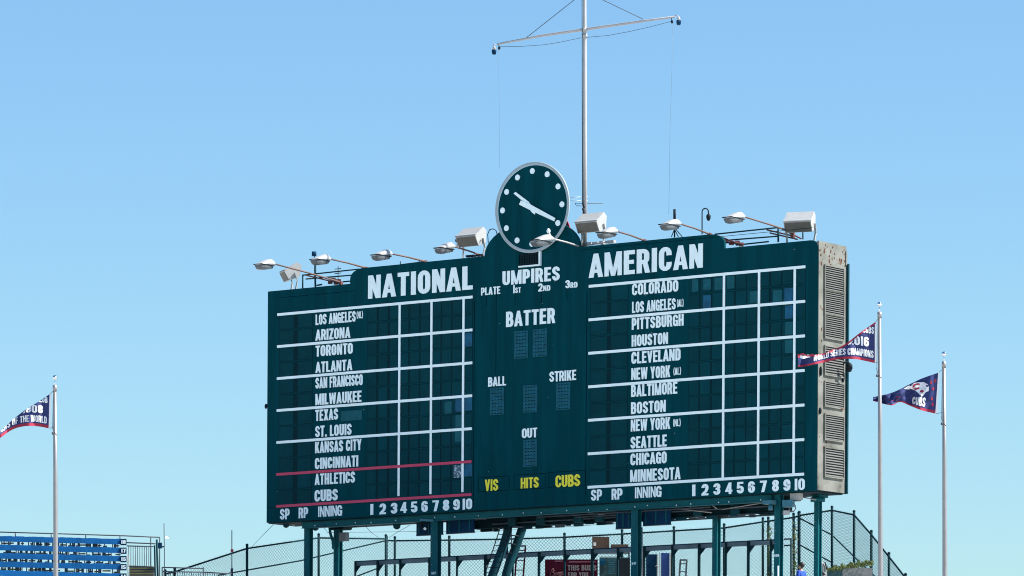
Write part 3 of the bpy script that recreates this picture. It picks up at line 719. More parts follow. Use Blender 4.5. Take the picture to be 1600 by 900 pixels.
# small tv aerial
rt = thing('aerial', BPX(528,444,1.1), 'small dark aerial with short cross bars on the left part of the roof', 'aerial')
m_ = MB(); m_.tube([BPX(528.3,444,1.1), BPX(528.3,415.5,1.1)], 0.014, 6); m_.build('pole', M['dark'], rt)
m_ = MB()
for y in (420,424,427): m_.tube([BPX(523,y+0.6,1.1), BPX(533,y-0.6,1.1)], 0.014, 6)
m_.build_split('cross_bar', M['dark'], rt)
pipe_thing('low_rail', (((625,413.5),(661,409)),((625.5,408),(625.5,414)),((655,406),(655,410))), 0.018, 'dark', 'short low black rail on the roof edge above the NATIONAL heading', 'rail', 0.6)
rt = thing('antenna', BPX(1054,369,0.7), 'short thick dark antenna on a tripod behind the lamp above AMERICAN', 'antenna')
m_ = MB(); m_.tube([BPX(1054,371,0.7), BPX(1054,345,0.7)], 0.028, 6); m_.tube([BPX(1054,345,0.7), BPX(1054,327,0.7)], 0.045, 8); m_.build('rod', M['dark'], rt)
m_ = MB()
for x in (1049,1060,1066): m_.tube([BPX(1056 if x > 1060 else 1054,358,0.7), BPX(x,370,0.7)], 0.016, 5)
m_.build_split('tripod_leg', M['dark'], rt)
# crook lamp
rt = thing('crook_lamp', BPX(1097,366,0.5), 'thin black hooked lamp post on the roof with a small hanging lamp', 'lamp')
pts = [BPX(1097,366,0.5), BPX(1097,331,0.5)] + [BPX(1102+5*math.cos(R(a_)), 331-5.5*math.sin(R(a_)), 0.5) for a_ in (160,130,90,50,20,0)] + [BPX(1107,335,0.5)]
m_ = MB(); m_.tube(pts, 0.022, 6); m_.build('pole', M['dark'], rt)
m_ = MB(); m_.tube([BPX(1107,334,0.5), BPX(1107,337,0.5), BPX(1107,341,0.5), BPX(1107,345,0.5)], [0.03,0.08,0.075,0.03], 10); m_.build('lamp_shade', M['dark'], rt)
# hoop by clock, white fittings
pipe_thing('hoop', ([(763,380),(762,366),(765,359),(770,357.5),(775,360),(777,367)],), 0.016, 'dark', 'thin dark hoop of conduit on the roof left of the clock', 'conduit', 0.5)
rt = thing('loudspeaker', BPX(717,382,0.2), 'small black horn loudspeaker fixed to the floodlight left of the clock', 'loudspeaker')
m_ = MB(); m_.tube([BPX(713,377,0.2), BPX(716,374,0.3), BPX(719,370,0.4)], [0.05,0.10,0.12], 10); m_.build('horn', M['bluedk'], rt)
m_ = MB(); m_.tube([BPX(715,376,0.2), BPX(714,386,0.2)], 0.03, 6); m_.build('bracket', M['lamp'], rt)
rt = thing('sensor_bulb', BPX(861,373,-0.8), 'small pale bulb shaped sensor on top of the lamp over the clock', 'sensor')
m_ = MB(); m_.ball(BPX(857,361,-1.2), 0.065, 0.065, 0.085); m_.build('bulb', M['white'], rt)
m_ = MB(); m_.tube([BPX(857,362,-1.2), BPX(861,371,-1.2)], 0.03, 8); m_.build('stalk', M['mast'], rt)
m_ = MB()
cs_ = [(882.5,357),(886,345),(888,349),(891,358)]
m_.prism([BPX(x, y, 0.9) for x, y in cs_], BP(0,0.04,0)-BP(0,0,0)); tag(m_.build('pennant', M['flagred']), 'tiny scrap of red cloth showing behind the right side of the clock', 'cloth')
rt = thing('cable_box_row', BPX(950,379,0.4), 'row of small pale cable boxes on the roof edge at the mast foot', 'cable box')
random.seed(3)
for i, x in enumerate((915,922,931,941,950,956)):
    m_ = MB(); m_.box(BPX(x, 381.5-(x-915)*0.09, 0.35), 0.14+0.1*random.random(), 0.15, 0.07+0.05*random.random(), -A); m_.build('box', M['lamp' if i % 2 else 'galv'], rt)
m_ = MB(); m_.tube([BPX(905,385,0.3), BPX(925,382,0.3), BPX(950,378,0.3)], 0.015, 6); m_.build('conduit', M['galv'], rt)
rt = thing('cable_box_row', BPX(735,400,0.4), 'row of small dark cable boxes on the roof edge left of the clock', 'cable box')
for x in (731,736,741,747,752):
    m_ = MB(); m_.box(BPX(x, 400.5-(x-731)*0.09, 0.3), 0.1, 0.12, 0.07, -A); m_.build('box', M['dark'], rt)

# ------------------------------------------------------------------ mast with yardarm
mY = BPX(913.7, 360, 1.0).y
mb_ = P(913.7, 900, mY); foot = Vector((mb_.x, mb_.y, DZ+CZ))
MS = thing('signal_mast', Vector((P(913.7,385,mY))), 'tall pale grey mast with a slanting yardarm rising behind the clock', 'mast')
m_ = MB(); m_.tube([P(913.7,392,mY), P(913.7,200,mY), P(913.5,40,mY), P(913.2,-140,mY), P(913.2,-190,mY)], [0.080,0.074,0.064,0.05,0.046], 12); m_.build('pole', M['mast'], MS)
def arm_pt(px, py): 
    dx = (px - 913.5)/F*mY/CA
    y = mY - dx*SA; 
    return P(px, py, y)
m_ = MB(); m_.tube([arm_pt(777,69), arm_pt(845,56), arm_pt(913.5,46), arm_pt(990,35), arm_pt(1055,26)], [0.032,0.042,0.05,0.042,0.032], 10); m_.build('yardarm', M['mast'], MS)
for (x0, y0, x1, y1, x2, y2) in ((774,69,770.5,71,772,78),(1054,25,1058.5,24,1060.5,32)):
    m_ = MB(); m_.tube([arm_pt(x0,y0), arm_pt(x1,y1), arm_pt(x2,y2-3)], 0.018, 6)
    m_.tube([arm_pt(x2,y2-6), arm_pt(x2,y2)], [0.03,0.075], 10); lm = m_.build('yard_lamp', M['mast'], MS)
    m_ = MB(); m_.tube([arm_pt(x2,y2), arm_pt(x2,y2+3), arm_pt(x2,y2+7)], [0.08,0.085,0.06], 10); m_.build('lamp_glass', M['bluedk'], lm)
for (x, y) in ((780,75),(1050,34)):
    m_ = MB(); m_.ball(arm_pt(x, y), 0.045, 0.045, 0.06, 8, 6); m_.tube([arm_pt(x,y), arm_pt(x-1,y-6)], 0.012, 5); m_.build('pulley', M['dark'], MS)
m_ = MB(); m_.tube([arm_pt(823,58.5), arm_pt(897,0), arm_pt(911,-12)], 0.012, 5); m_.tube([arm_pt(1005,30), arm_pt(942,0), arm_pt(914,-12)], 0.012, 5); m_.build_split('stay_cable', M['wire'], MS)
m_ = MB(); m_.tube([arm_pt(780,73), arm_pt(815,72.5), arm_pt(850,70), arm_pt(875,66), arm_pt(908,59)], 0.008, 5); m_.tube([arm_pt(915,58.5), arm_pt(950,55.5), arm_pt(985,49), arm_pt(1020,41), arm_pt(1050,33)], 0.008, 5); m_.build_split('signal_line', M['wire'], MS)
m_ = MB(); m_.tube([arm_pt(779,77), arm_pt(780,150), arm_pt(780,262)], 0.005, 5); m_.tube([arm_pt(1051,37), arm_pt(1050,110), arm_pt(1047,200), arm_pt(1045,335)], 0.005, 5); m_.build_split('halyard', M['wire_pale'], MS)
m_ = MB(); m_.tube([P(909.4,-20,mY-0.05), P(909.6,60,mY-0.05), P(909.7,150,mY-0.05), P(910.2,320,mY-0.05)], 0.014, 6); m_.build('conduit', M['steel_dark'], MS)
m_ = MB()
for y in (47, 56): m_.tube([P(913.5,y-3,mY), P(913.5,y+3,mY)], 0.095, 10)
m_.build_split('collar', M['mast'], MS)
m_ = MB(); m_.tube([BPX(890,309,0.6), P(918,307,mY)], 0.012, 5); m_.tube([BPX(890,312.5,0.6), P(918,314,mY)], 0.012, 5); m_.build_split('tie_bar', M['white'], MS)
m_ = MB(); m_.tube([P(899,318.5,mY), P(942,318,mY)], 0.010, 5); m_.tube([P(900,321.5,mY), P(912,322,mY)], 0.010, 5); m_.tube([P(899,317,mY), P(899,320,mY)], 0.01, 5); m_.build('aerial', M['wire'], MS)
m_ = MB()
for i in range(9): m_.box(P(910.5+(i%3)*1.0, 318+i*3.0, mY-0.06), 0.05, 0.05, 0.06)
m_.build_split('cable_clamp', M['dark'], MS)

# ------------------------------------------------------------------ flagpoles and flags
G_FP = 'flagpoles in front of the scoreboard'
def flagpole(px, ball_y, Y, label, cleat):
    gz = None
    zt_ = P(px, ball_y, Y)
    i = min(nst-1, max(0, int((Y-112)/36*nst))); gz = (-5 + (DZ+5)*(i+1)/nst) if Y < 148 else DZ
    base = Vector((P(px+1.5, 900, Y).x, Y, gz+CZ))
    root = thing('flagpole', base, label, 'flagpole', G_FP)
    k = Y/F
    m_ = MB(); m_.tube([base, P(px+1.4,900,Y), P(px+0.6,(ball_y+900)/2,Y), P(px,ball_y+15,Y)], [5.0*k,3.9*k,3.3*k,2.5*k], 14); m_.build('pole', M['galv'], root)
    m_ = MB(); m_.tube([P(px,ball_y+21,Y), P(px,ball_y+12,Y)], 3.4*k, 14); m_.build('truck_collar', M['galv'], root)
    m_ = MB(); m_.tube([P(px,ball_y+13,Y), P(px,ball_y+2,Y)], 0.7*k, 6); m_.ball(P(px,ball_y,Y), 3.8*k, nu=20, nv=14); m_.build('ball_finial', M['chrome'], root)
    cx, cy = cleat
    m_ = MB(); m_.tube([P(cx-4,cy-10,Y-0.05), P(cx-3.2,cy-3,Y-0.1), P(cx+3,cy+6,Y-0.1)], 0.012, 5); m_.tube([P(cx-3.6,cy,Y-0.1), P(cx-3.6,cy+4,Y-0.1)], 0.03, 6)
    m_.tube([P(px-2.4,ball_y+21,Y-0.05), P(cx-4,cy-10,Y-0.05)], 0.006, 4)
    m_.build_split('halyard', M['wire'], root)
    return root
flagpole(85.8, 590, 140, 'tall silver flagpole standing alone at the far left', (86,675))
flagpole(1374.3, 475.5, 132, 'silver flagpole nearest the right end of the scoreboard', (1374,585))
flagpole(1475, 553, 136, 'silver flagpole farthest right standing clear in the sky', (1475,660))

def interp(tab, u):
    """smooth interpolation through (u, x, y) rows"""
    n = len(tab)
    for i in range(n-1):
        if u <= tab[i+1][0] or i == n-2:
            a, b = tab[i], tab[i+1]; f = (u-a[0])/(b[0]-a[0])
            f = max(0.0, f)
            p0 = tab[max(0,i-1)]; p3 = tab[min(n-1,i+2)]
            out = []
            for c in (1,2):
                m1 = (b[c]-p0[c])/max(1e-6,(b[0]-p0[0]))*(b[0]-a[0]); m2 = (p3[c]-a[c])/max(1e-6,(p3[0]-a[0]))*(b[0]-a[0])
                out.append((2*f**3-3*f*f+1)*a[c] + (f**3-2*f*f+f)*m1 + (-2*f**3+3*f*f)*b[c] + (f**3-f*f)*m2)
            return out
class Flag:
    def __init__(self, Y, L, H, top, bot, q, fold, amp, ph):
        self.Y, self.L, self.H, self.top, self.bot, self.q, self.fold, self.amp, self.ph = Y, L, H, top, bot, q, fold, amp, ph
    def pt(self, x, h, off=0.0):
        """x metres from the hoist, h metres above the bottom hem"""
        u = min(1.0, max(0.0, x/self.L)); k = F/self.Y
        tx, ty = interp(self.top, u); bx, by = interp(self.bot, u)
        qq = self.q[0] + (self.q[1]-self.q[0])*u
        vis = math.hypot(tx-bx, ty-by)
        hp = h*k*qq
        Yy = self.Y + (self.amp*math.sin(2*math.pi*(1.9*u + 0.35*h/self.H) + self.ph) + 0.45*self.amp*math.sin(2*math.pi*(4.3*u - 0.6*h/self.H) + 2*self.ph) + 0.2*self.amp*math.sin(2*math.pi*(6.5*u + 1.7*h/self.H) + self.ph))*min(1, u*3)*(0.5+0.6*u)
        if not self.fold:
            f = h/self.H; return P(bx+(tx-bx)*f, by+(ty-by)*f, Yy + off)
        if hp <= vis:
            f = hp/max(vis,1e-3)
            rnd = 0.10*max(0, f-0.75)**2*8
            return P(bx+(tx-bx)*f, by+(ty-by)*f, Yy + off + rnd*0.5)
        e = (hp-vis)/k
        return P(tx, ty + e*k*0.10, Yy + 0.03 + e*0.9 - off)
def flag(name, fl, parts_label, cat, hem=0.075, texts=(), tophem=False, extra=None, group='flags flying from the poles'):
    root = thing(name, fl.pt(0, 0), parts_label, cat, group)
    nu, nv = 60, 34
    def grid(h0, h1, off, nm, m, x0=0.0, x1=None, nv_=nv):
        x1_ = fl.L if x1 is None else x1
        mb = MB(); vs = [fl.pt(x0+(x1_-x0)*i/nu, h0+(h1-h0)*j/nv_, off) for j in range(nv_+1) for i in range(nu+1)]
        mb.add(vs, [(j*(nu+1)+i, j*(nu+1)+i+1, (j+1)*(nu+1)+i+1, (j+1)*(nu+1)+i) for j in range(nv_) for i in range(nu)], smooth=True)
        return mb.build(nm, m, root)
    grid(hem, fl.H, 0.0, 'field', M['navy'])
    grid(0, hem, 0.0, 'hem', M['flagred'], nv_=4)
    if tophem == 'edge':
        mb = MB(); k = F/fl.Y; vs = []
        for j in range(3):
            for i in range(nu+1):
                x = fl.L*i/nu; u = x/fl.L; tx, ty = interp(fl.top, u); bx, by = interp(fl.bot, u); qq = fl.q[0]+(fl.q[1]-fl.q[0])*u
                hv = math.hypot(tx-bx, ty-by)/k/qq; vs.append(fl.pt(x, max(0.0, hv*0.9999 - 0.055*j/2/max(0.5,qq)), -0.012))
        mb.add(vs, [(j*(nu+1)+i, j*(nu+1)+i+1, (j+1)*(nu+1)+i+1, (j+1)*(nu+1)+i) for j in range(2) for i in range(nu)], smooth=True)
        mb.build('hem', M['flagred'], root)
    # white heading tape at the pole
    mb = MB(); n = 14
    vs = [fl.pt(0, fl.H*j/n, -0.006) + Vector((dx, 0, 0)) for j in range(n+1) for dx in (-0.02, 0.035)]
    mb.add(vs, [(2*j, 2*j+1, 2*j+3, 2*j+2) for j in range(n)]); mb.build('heading_tape', M['flagwhite'], root)
    mb = MB()
    for h in (0.0, fl.H*0.999):
        p = fl.pt(0, h); pole_x = P(fl.px + 0.3, HY, fl.Y).x
        mb.tube([p, Vector((pole_x-0.03, fl.Y-0.03, p.z + (0.10 if h else 0.04)))], 0.008, 5)
    mb.build_split('lanyard', M['wire_pale'], root)
    for (tx, xr, xl, h0, hh, m) in texts:
        st, tw = layout(tx); kx = (xl-xr)/tw
        mb = MB()
        for i, s_ in enumerate(st):
            for side in (-1, 1):
                d = side*(0.010 + 0.0015*(i % 6))
                for q in s_:
                    mb.add([fl.pt(xl - p[0]*kx, h0 + p[1]*hh, d) for p in q], [(0,1,2,3)])
        mb.build('lettering', M[m], root)
    if extra: extra(fl, root)
    return root

f1 = Flag(140, 1.78, 1.01, [(0,78.5,615),(0.2,60,627.5),(0.42,40,640),(0.63,20,655.5),(0.84,0,674),(1,-15,687)],
          [(0,77,669.5),(0.2,60,666.3),(0.42,40,665.8),(0.63,20,671),(0.84,2,683),(1,-13,694)], (1.0,0.92), True, 0.16, 0.6); f1.px = 85.8
flag('flag', f1, 'navy flag with 1908 in white streaming out of frame at the far left', 'flag', 0.085,
     (('CHAMPIONS OF THE WORLD', 0.09, 2.04, 0.125, 0.20, 'flagwhite'), ('1908', 0.22, 0.84, 0.40, 0.235, 'flagwhite'), ('BALL CLUB', 0.08, 0.80, 0.725, 0.18, 'flagwhite')))
f2 = Flag(132, 2.30, 1.13, [(0,1368,503),(0.19,1345,519),(0.39,1320,538),(0.56,1300,547),(0.7,1283,553),(0.85,1266,554.5),(1,1247,556)],
          [(0,1368,567.5),(0.15,1350,563.5),(0.28,1335,561),(0.47,1310,561.5),(0.64,1290,565.5),(0.8,1270,570),(0.92,1256,573),(1,1247,573.5)], (1.0,0.72), True, 0.17, 1.4); f2.px = 1374.3
def tail2(fl, root):
    mb = MB(); n = 10                                   # rolled tail: white and red folds in front
    for (y0, y1, x0, x1) in ((554,559,1250,1282),): 
        vs = [P(x0+(x1-x0)*i/n, (y0 if j else y1) + 1.6*math.sin(i*1.1) + (4*i/n if j else 2*i/n), fl.Y-0.12-0.05*math.sin(i)) for j in (0,1) for i in range(n+1)]
        mb.add(vs, [(i, i+1, n+2+i, n+1+i) for i in range(n)], smooth=True)
    mb.build('tail_fold', M['flagwhite'], root)['label'] = 'white underside fold'
    mb = MB()
    vs = [P(1246+30*i/n, (555 if j else 552.6) + 1.4*math.sin(i*1.3+1) + 2.2*i/n, fl.Y-0.16) for j in (0,1) for i in range(n+1)]
    mb.add(vs, [(i, i+1, n+2+i, n+1+i) for i in range(n)], smooth=True); mb.build('tail_fold', M['flagred'], root)['label'] = 'red fold'
flag('flag', f2, 'navy flag with red hem and 2016 blowing across the right end of the scoreboard', 'flag', 0.075,
     (('WORLD SERIES CHAMPIONS', 0.06, 1.84, 0.125, 0.205, 'flagwhite'), ('2016', 0.20, 0.80, 0.42, 0.27, 'flagwhite'), ('CHICAGO CUBS', 0.05, 0.95, 0.80, 0.19, 'flagwhite')), 'edge', tail2)
f3 = Flag(136, 1.95, 1.16, [(0,1467,582),(0.28,1440,591.5),(0.47,1420,601),(0.66,1400,611),(0.82,1385,616),(1,1364,620.5)],
          [(0,1462.5,646.5),(0.22,1440,641),(0.4,1422,634),(0.5,1409,628.5),(0.58,1402,629),(0.68,1396,633),(0.8,1387,632.5),(0.9,1377,630),(1,1364,626.5)], (1,1), False, 0.20, 2.2); f3.px = 1475
def emblem(fl, root):
    def inv(px, py):
        u0, u1 = 0.0, 1.0
        for _ in range(40):
            u = (u0+u1)/2; h = 0.5
            for _k in range(6):
                tx, ty = interp(fl.top, u); bx, by = interp(fl.bot, u); h = (by-py)/max(1e-3, by-ty)
            if bx+(tx-bx)*h > px: u0 = u
            else: u1 = u
        return u*fl.L, h*fl.H
    wh = [(1412,607.5),(1420,602.5),(1428,598.5),(1436,597),(1444,597.3),(1449,600),(1451.5,605),(1451,611),(1446.5,612.5),(1443.5,617),(1440,620),(1436,615.5),(1431,610.5),(1424,607.8),(1418,608.5)]
    c0 = (1436, 606)
    mb = MB(); n = len(wh)
    for i in range(n):
        a, b = wh[i], wh[(i+1)%n]
        for sd_i in (-1,1):
            for q in range(4):          # fan split into rings so the print follows the cloth
                k0, k1 = q/4, (q+1)/4
                pp = [(c0[0]+(e[0]-c0[0])*k, c0[1]+(e[1]-c0[1])*k) for e, k in ((a,k0),(a,k1),(b,k1),(b,k0))]
                pts = [fl.pt(*inv(*p), sd_i*0.010) for p in pp]
                if q == 0: mb.add([pts[0], pts[1], pts[2]], [(0,1,2)])
                else: mb.add(pts, [(0,1,2,3)])
    mb.build('emblem', M['flagwhite'], root)
    mb = MB(); aa = list(range(35, 326, 15))
    for i in range(len(aa)-1):
        q = [(1432.5+7.2*k*math.cos(R(a_)), 603.8-4.9*k*math.sin(R(a_))-0.12*7.2*k*math.cos(R(a_))) for a_, k in ((aa[i],1),(aa[i+1],1),(aa[i+1],0.52),(aa[i],0.52))]
        mb.add([fl.pt(*inv(*p), -0.016) for p in q], [(0,1,2,3)])
    mb.build('emblem_letter', M['flagred'], root)
    mb = MB(); mb.add([fl.pt(*inv(1440.5+3.2*math.cos(R(a_)), 611.5-2.2*math.sin(R(a_))), -0.017) for a_ in range(0,360,45)], [tuple(range(8))])
    mb.build('emblem_spot', M['flagred'], root)
    mb = MB()
    for (x, y) in ((0.10,0.95),(0.14,0.72),(0.16,0.42),(0.12,0.25),(1.12,0.45),(1.24,0.60),(1.36,0.42),(1.50,0.52),(0.22,0.92),(1.2,0.3)):
        for d in (-0.010, 0.010): mb.add([fl.pt(x+0.055*math.cos(R(72*i+20))*(1 if i%2 else 0.6), y+0.06*math.sin(R(72*i+20)), d) for i in range(5)], [(0,1,2,3,4)])
    mb.build_split('printed_star', M['flagred'], root)
flag('flag', f3, 'navy flag with a white and red round emblem on the pole farthest right', 'flag', 0.085, (('CUBS', 0.34, 0.74, 0.13, 0.32, 'flagwhite'),), False, emblem)

# ------------------------------------------------------------------ security cameras
rt = thing('security_camera', BPX(1318,567,1.4), 'dark dome security camera on a bracket at the right end wall', 'camera')
cy_ = BPX(1318,567,1.4).y - 0.2
m_ = MB(); m_.tube([P(1317,570,cy_), P(1320,566,cy_), P(1326,566,cy_), P(1327,568,cy_)], 0.03, 6); m_.build('bracket', M['dark'], rt)
m_ = MB(); m_.tube([P(1327,567,cy_), P(1327,570,cy_), P(1327,576,cy_)], [0.05,0.10,0.11], 12); m_.build('housing', M['dark'], rt)
m_ = MB(); m_.ball(P(1327,577,cy_), 0.095); m_.build('dome', M['dark'], rt)
rt = thing('wall_light', BP(sL, 0.1, face(417,634)[1]), 'small dark fitting sticking out of the left edge of the scoreboard', 'fitting')
m_ = MB(); m_.ball(BPX(415.5,635,0.1), 0.05, 0.05, 0.09, 10, 8); m_.build('housing', M['dark'], rt)
m_ = MB(); m_.tube([BPX(415,632,0.1), BPX(419,632,0.12)], 0.02, 6); m_.build('bracket', M['dark'], rt)

# ------------------------------------------------------------------ columns and things under the board
G_COL = 'steel columns holding up the scoreboard'
def ibeam(px0, px1, ytop, t, label, num=None, cap=None, extra=None, zt_off=0.0):
    s0, _ = face(px0, 860, t); s1, z1 = face(px1, 860, t); z1 = face((px0+px1)/2, ytop, t)[1]
    bz = DZ
    root = thing('support_column', BP((s0+s1)/2, t, bz), label, 'column', G_COL)
    d = 0.21
    m_ = MB(); m_.bbox(s0, s1, t, t+0.03, bz, z1); m_.bbox(s0, s1, t+d, t+d+0.03, bz, z1); m_.bbox((s0+s1)/2-0.02, (s0+s1)/2+0.02, t+0.0305, t+d-0.0005, bz, z1)
    m_.build('shaft', M['steel'], root)
    m_ = MB(); m_.bbox(s0-0.06, s1+0.06, t-0.04, t+d+0.07, bz+0.001, bz+0.04); m_.build('base_plate', M['steel_dark'], root)
    if num:
        mb = MB(); h = 0.085; zz = face((px0+px1)/2, num[1], t)[1]
        text_mesh(mb, num[0], lambda x, y, dd: BP((s0+s1)/2-0.09+x, t-dd*0.3, zz-h/2+y), 0.18, h); mb.build('number', M['white'], root)
    m_ = MB()
    for i in range(5):
        zz = z1 - 0.35 - i*0.42
        if zz > bz: m_.ball(BP(s0+0.04, t-0.005, zz), 0.016, nu=6, nv=4); 
    m_.build_split('bolt', M['galv'], root)
    return root, s0, s1, z1
c1 = ibeam(475,482.5,818,0.36,'plain teal steel column under the left end of the scoreboard')
c2 = ibeam(521.2,529,828,1.30,'teal column with a flared head and grey box under the INNING lettering')
root, s0, s1, z1 = c2
m_ = MB(); m_.hexa([BP(s0-0.10,1.18,z1),BP(s1+0.25,1.18,z1),BP(s1+0.36,1.18,z1+0.16),BP(s0-0.14,1.18,z1+0.16),BP(s0-0.10,1.7,z1),BP(s1+0.25,1.7,z1),BP(s1+0.36,1.7,z1+0.16),BP(s0-0.14,1.7,z1+0.16)]); m_.build('head', M['under'], root)
m_ = MB(); m_.tube([BPX(515,822,1.15), BPX(516,833,1.15), BPX(520,845,1.15), BPX(521,858,1.15)], 0.05, 8); m_.build('conduit', M['steel'], root)
m_ = MB(); m_.box(BPX(537.5,839,1.15), 0.30, 0.2, 0.30, -A); m_.build('junction_box', M['lamp_dk'], root)
ibeam(672.5,683,809,0.36,'teal steel column numbered 537 between two dark blue panels', ('537', 895.5))
c4 = ibeam(985.6,996,790,0.36,'teal steel column numbered 547 between the right pair of dark blue panels', ('547', 880.3))
m_ = MB(); m_.tube([BPX(1003,824,0.8), BPX(1003.5,905,0.8)], 0.03, 6); m_.build('conduit', M['galv'], c4[0])
ibeam(1112.7,1120,803,1.25,'dark teal column behind the grey channel under inning 3')
c6 = ibeam(1209.4,1217.8,772,0.34,'teal column numbered 509 with lamp fittings clustered at its top', ('509', 868))
m_ = MB(); m_.bbox(c6[2]-0.05, c6[2]-0.005, 0.30, 0.335, DZ, face(1216,884,0.3)[1]); m_.build('stripe', M['white'], c6[0])
c7 = ibeam(1271.6,1278,778,1.15,'slim teal column under the beige louvred end wall')
root, s0, s1, z1 = c7
m_ = MB(); m_.tube([BP((s0+s1)/2,1.25,z1-0.12), BP((s0+s1)/2,1.25,z1+0.02)], 0.24, 12); m_.bbox(s0-0.06,s1+0.10,1.12,1.6,z1+0.02,z1+0.16); m_.build('head', M['steel'], root)

G_PAN = 'dark blue equipment panels hanging below the scoreboard'
def hang_panel(x0, x1, y0, y1, t, label):
    s0, z0 = face(x0, y1, t); s1, _ = face(x1, y1, t); z1 = z0 + (y1-y0)/F*Y0
    root = thing('hanging_panel', BP((s0+s1)/2, t, z0), label, 'panel', G_PAN)
    m_ = MB(); m_.bbox(s0, s1, t, t+0.10, z0, z1); m_.build('panel', M['bluedk'], root)
    m_ = MB()
    for q in (0.12, 0.5, 0.88):
        ss = s0+(s1-s0)*q; m_.bbox(ss-0.02, ss+0.02, t-0.025, t-0.001, z0+0.03, zB-0.04)
    m_.build('hanger', M['steel'], root)
    m_ = MB(); m_.bbox(s0-0.01, s1+0.01, t-0.012, t+0.112, z0-0.025, z0-0.001); m_.build('bottom_trim', M['rail'], root)
hang_panel(650.5,690,808,836.5,0.75,'dark blue panel behind the column numbered 537')
hang_panel(697,739,806,833.5,0.75,'dark blue panel hanging right of the column numbered 537')
hang_panel(962,986,797,826,0.72,'narrow dark blue panel left of the column numbered 547')
hang_panel(1004.5,1046,793,821,0.72,'wide dark blue panel right of the column numbered 547')

G_FIT = 'lamp fittings fixed below the scoreboard'
def under_fit(px, py, t, wd, label, m='steel_dark', bulb=True, dz_=0.0):
    c = BPX(px, py, t)
    root = thing('under_lamp', c, label, 'lamp', G_FIT)
    k = wd
    m_ = MB(); m_.tube([c+Vector((0,0,0.12*k)), c+Vector((0,0,0.02*k)), c+Vector((0,0,-0.14*k))], [0.10*k,0.17*k,0.14*k], 10); m_.build('housing', M[m], root)
    m_ = MB(); m_.tube([c+Vector((0,0,0.12*k)), Vector((c.x,c.y,zB+CZ-0.03))], 0.02, 6); m_.build('stem', M['steel'], root)
    m_ = MB(); m_.ball(c+Vector((0,0,-0.14*k)), 0.10*k, 0.10*k, 0.05*k, 10, 6); m_.build('lens', M['dark' if not bulb else 'galv'], root)
under_fit(447,819,0.6,0.7,'dark lamp fitting under the board left of the first column','steel_dark',False)
under_fit(458,817.5,0.9,0.45,'small pale lamp fitting beside the dark one under the left corner','galv')
under_fit(493,823,0.5,0.75,'dark lamp fitting on the right side of the first column','steel_dark',False)
under_fit(620,820,0.7,0.85,'dark lamp fitting under the board below innings 3 and 4','steel_dark',False)
rt = thing('lamp_bracket', BPX(664,812,0.2), 'pale blue lamp bracket with coiled cable left of the column numbered 537', 'lamp')
m_ = MB(); m_.beam(BPX(657,812.5,0.2), BPX(678,813.5,0.2), 0.08, 0.07); m_.build('arm', M['bluegrn'], rt)
m_ = MB(); 
for i in range(4): m_.tube([BPX(661+4*math.cos(R(40*j))+i, 820+6*math.sin(R(40*j))+i, 0.2+0.03*i) for j in range(9)], 0.02, 5)
m_.build('cable_coil', M['dark'], rt)
m_ = MB(); m_.ball(BPX(664,826,0.15), 0.05); m_.build('bulb', M['white'], rt)
rt = thing('lamp_cluster', BPX(1205,785,0.1), 'blue green lamp fittings left of the top of the column numbered 509', 'lamp')
m_ = MB(); m_.box(BPX(1202,785,0.1), 0.36, 0.3, 0.12, -A); m_.build('housing', M['bluegrn'], rt)
m_ = MB(); m_.tube([BPX(1204,787,0.1), BPX(1204,797,0.1)], [0.06,0.09], 8); m_.build('lamp_head', M['bluegrn'], rt)
rt = thing('lamp_cluster', BPX(1230,790,0.1), 'blue green lamp with pale bulb and hanging loop right of the column numbered 509', 'lamp')
m_ = MB(); m_.box(BPX(1232,787,0.1), 0.34, 0.3, 0.22, -A+0.3); m_.build('housing', M['bluegrn'], rt)
m_ = MB(); m_.tube([BPX(1238,793,0.05)+Vector((0.11*math.cos(R(30*j)),0,0.13*math.sin(R(30*j)))) for j in range(13)], 0.016, 5); m_.build('cable_loop', M['lamp_dk'], rt)
m_ = MB(); m_.box(BPX(1228.5,801,0.05), 0.2, 0.16, 0.13, 0.2); m_.build('bulb_box', M['lamp'], rt)
rt = thing('junction_box', BPX(1244.5,780,0.35), 'pale grey junction box under the scoreboard near inning 10', 'box')
m_ = MB(); m_.box(BPX(1244.5,775,0.35), 0.34, 0.25, 0.27, -A); m_.build('case', M['lamp'], rt)
m_ = MB(); m_.box(BPX(1244.5,782,0.35), 0.22, 0.2, 0.05, -A); m_.build('lid', M['lamp_dk'], rt)

# slanting pair of tubes and the caged ladder in the middle
tY = BPX(800,860,1.4).y
rt = thing('slanted_brace', Vector((P(765,900,tY).x, tY, DZ+CZ)), 'thick dark bent support tube leaning to the left under the centre', 'brace', 'bent support tubes')
m_ = MB(); m_.tube([P(794,815,tY), P(793,832,tY), P(787,852,tY), P(769,900,tY), P(752,948,tY)], 0.155, 14); m_.build('tube', M['steel_dark'], rt)
m_ = MB(); m_.tube([P(794,823,tY), P(794,817,tY)], 0.22, 14); m_.build('flange', M['under'], rt)
rt = thing('slanted_brace', Vector((P(790,900,tY+0.5).x, tY+0.5, DZ+CZ)), 'thick dark bent support tube nearer the red ladder under the centre', 'brace', 'bent support tubes')
m_ = MB(); m_.tube([P(819,815,tY+0.5), P(814,832,tY+0.5), P(804,860,tY+0.5), P(796,880,tY+0.5), P(791,897,tY+0.5), P(789,945,tY+0.5)], 0.155, 14); m_.build('tube', M['steel_dark'], rt)
m_ = MB(); m_.tube([P(819,823,tY+0.5), P(819,817,tY+0.5)], 0.22, 14); m_.build('flange', M['under'], rt)
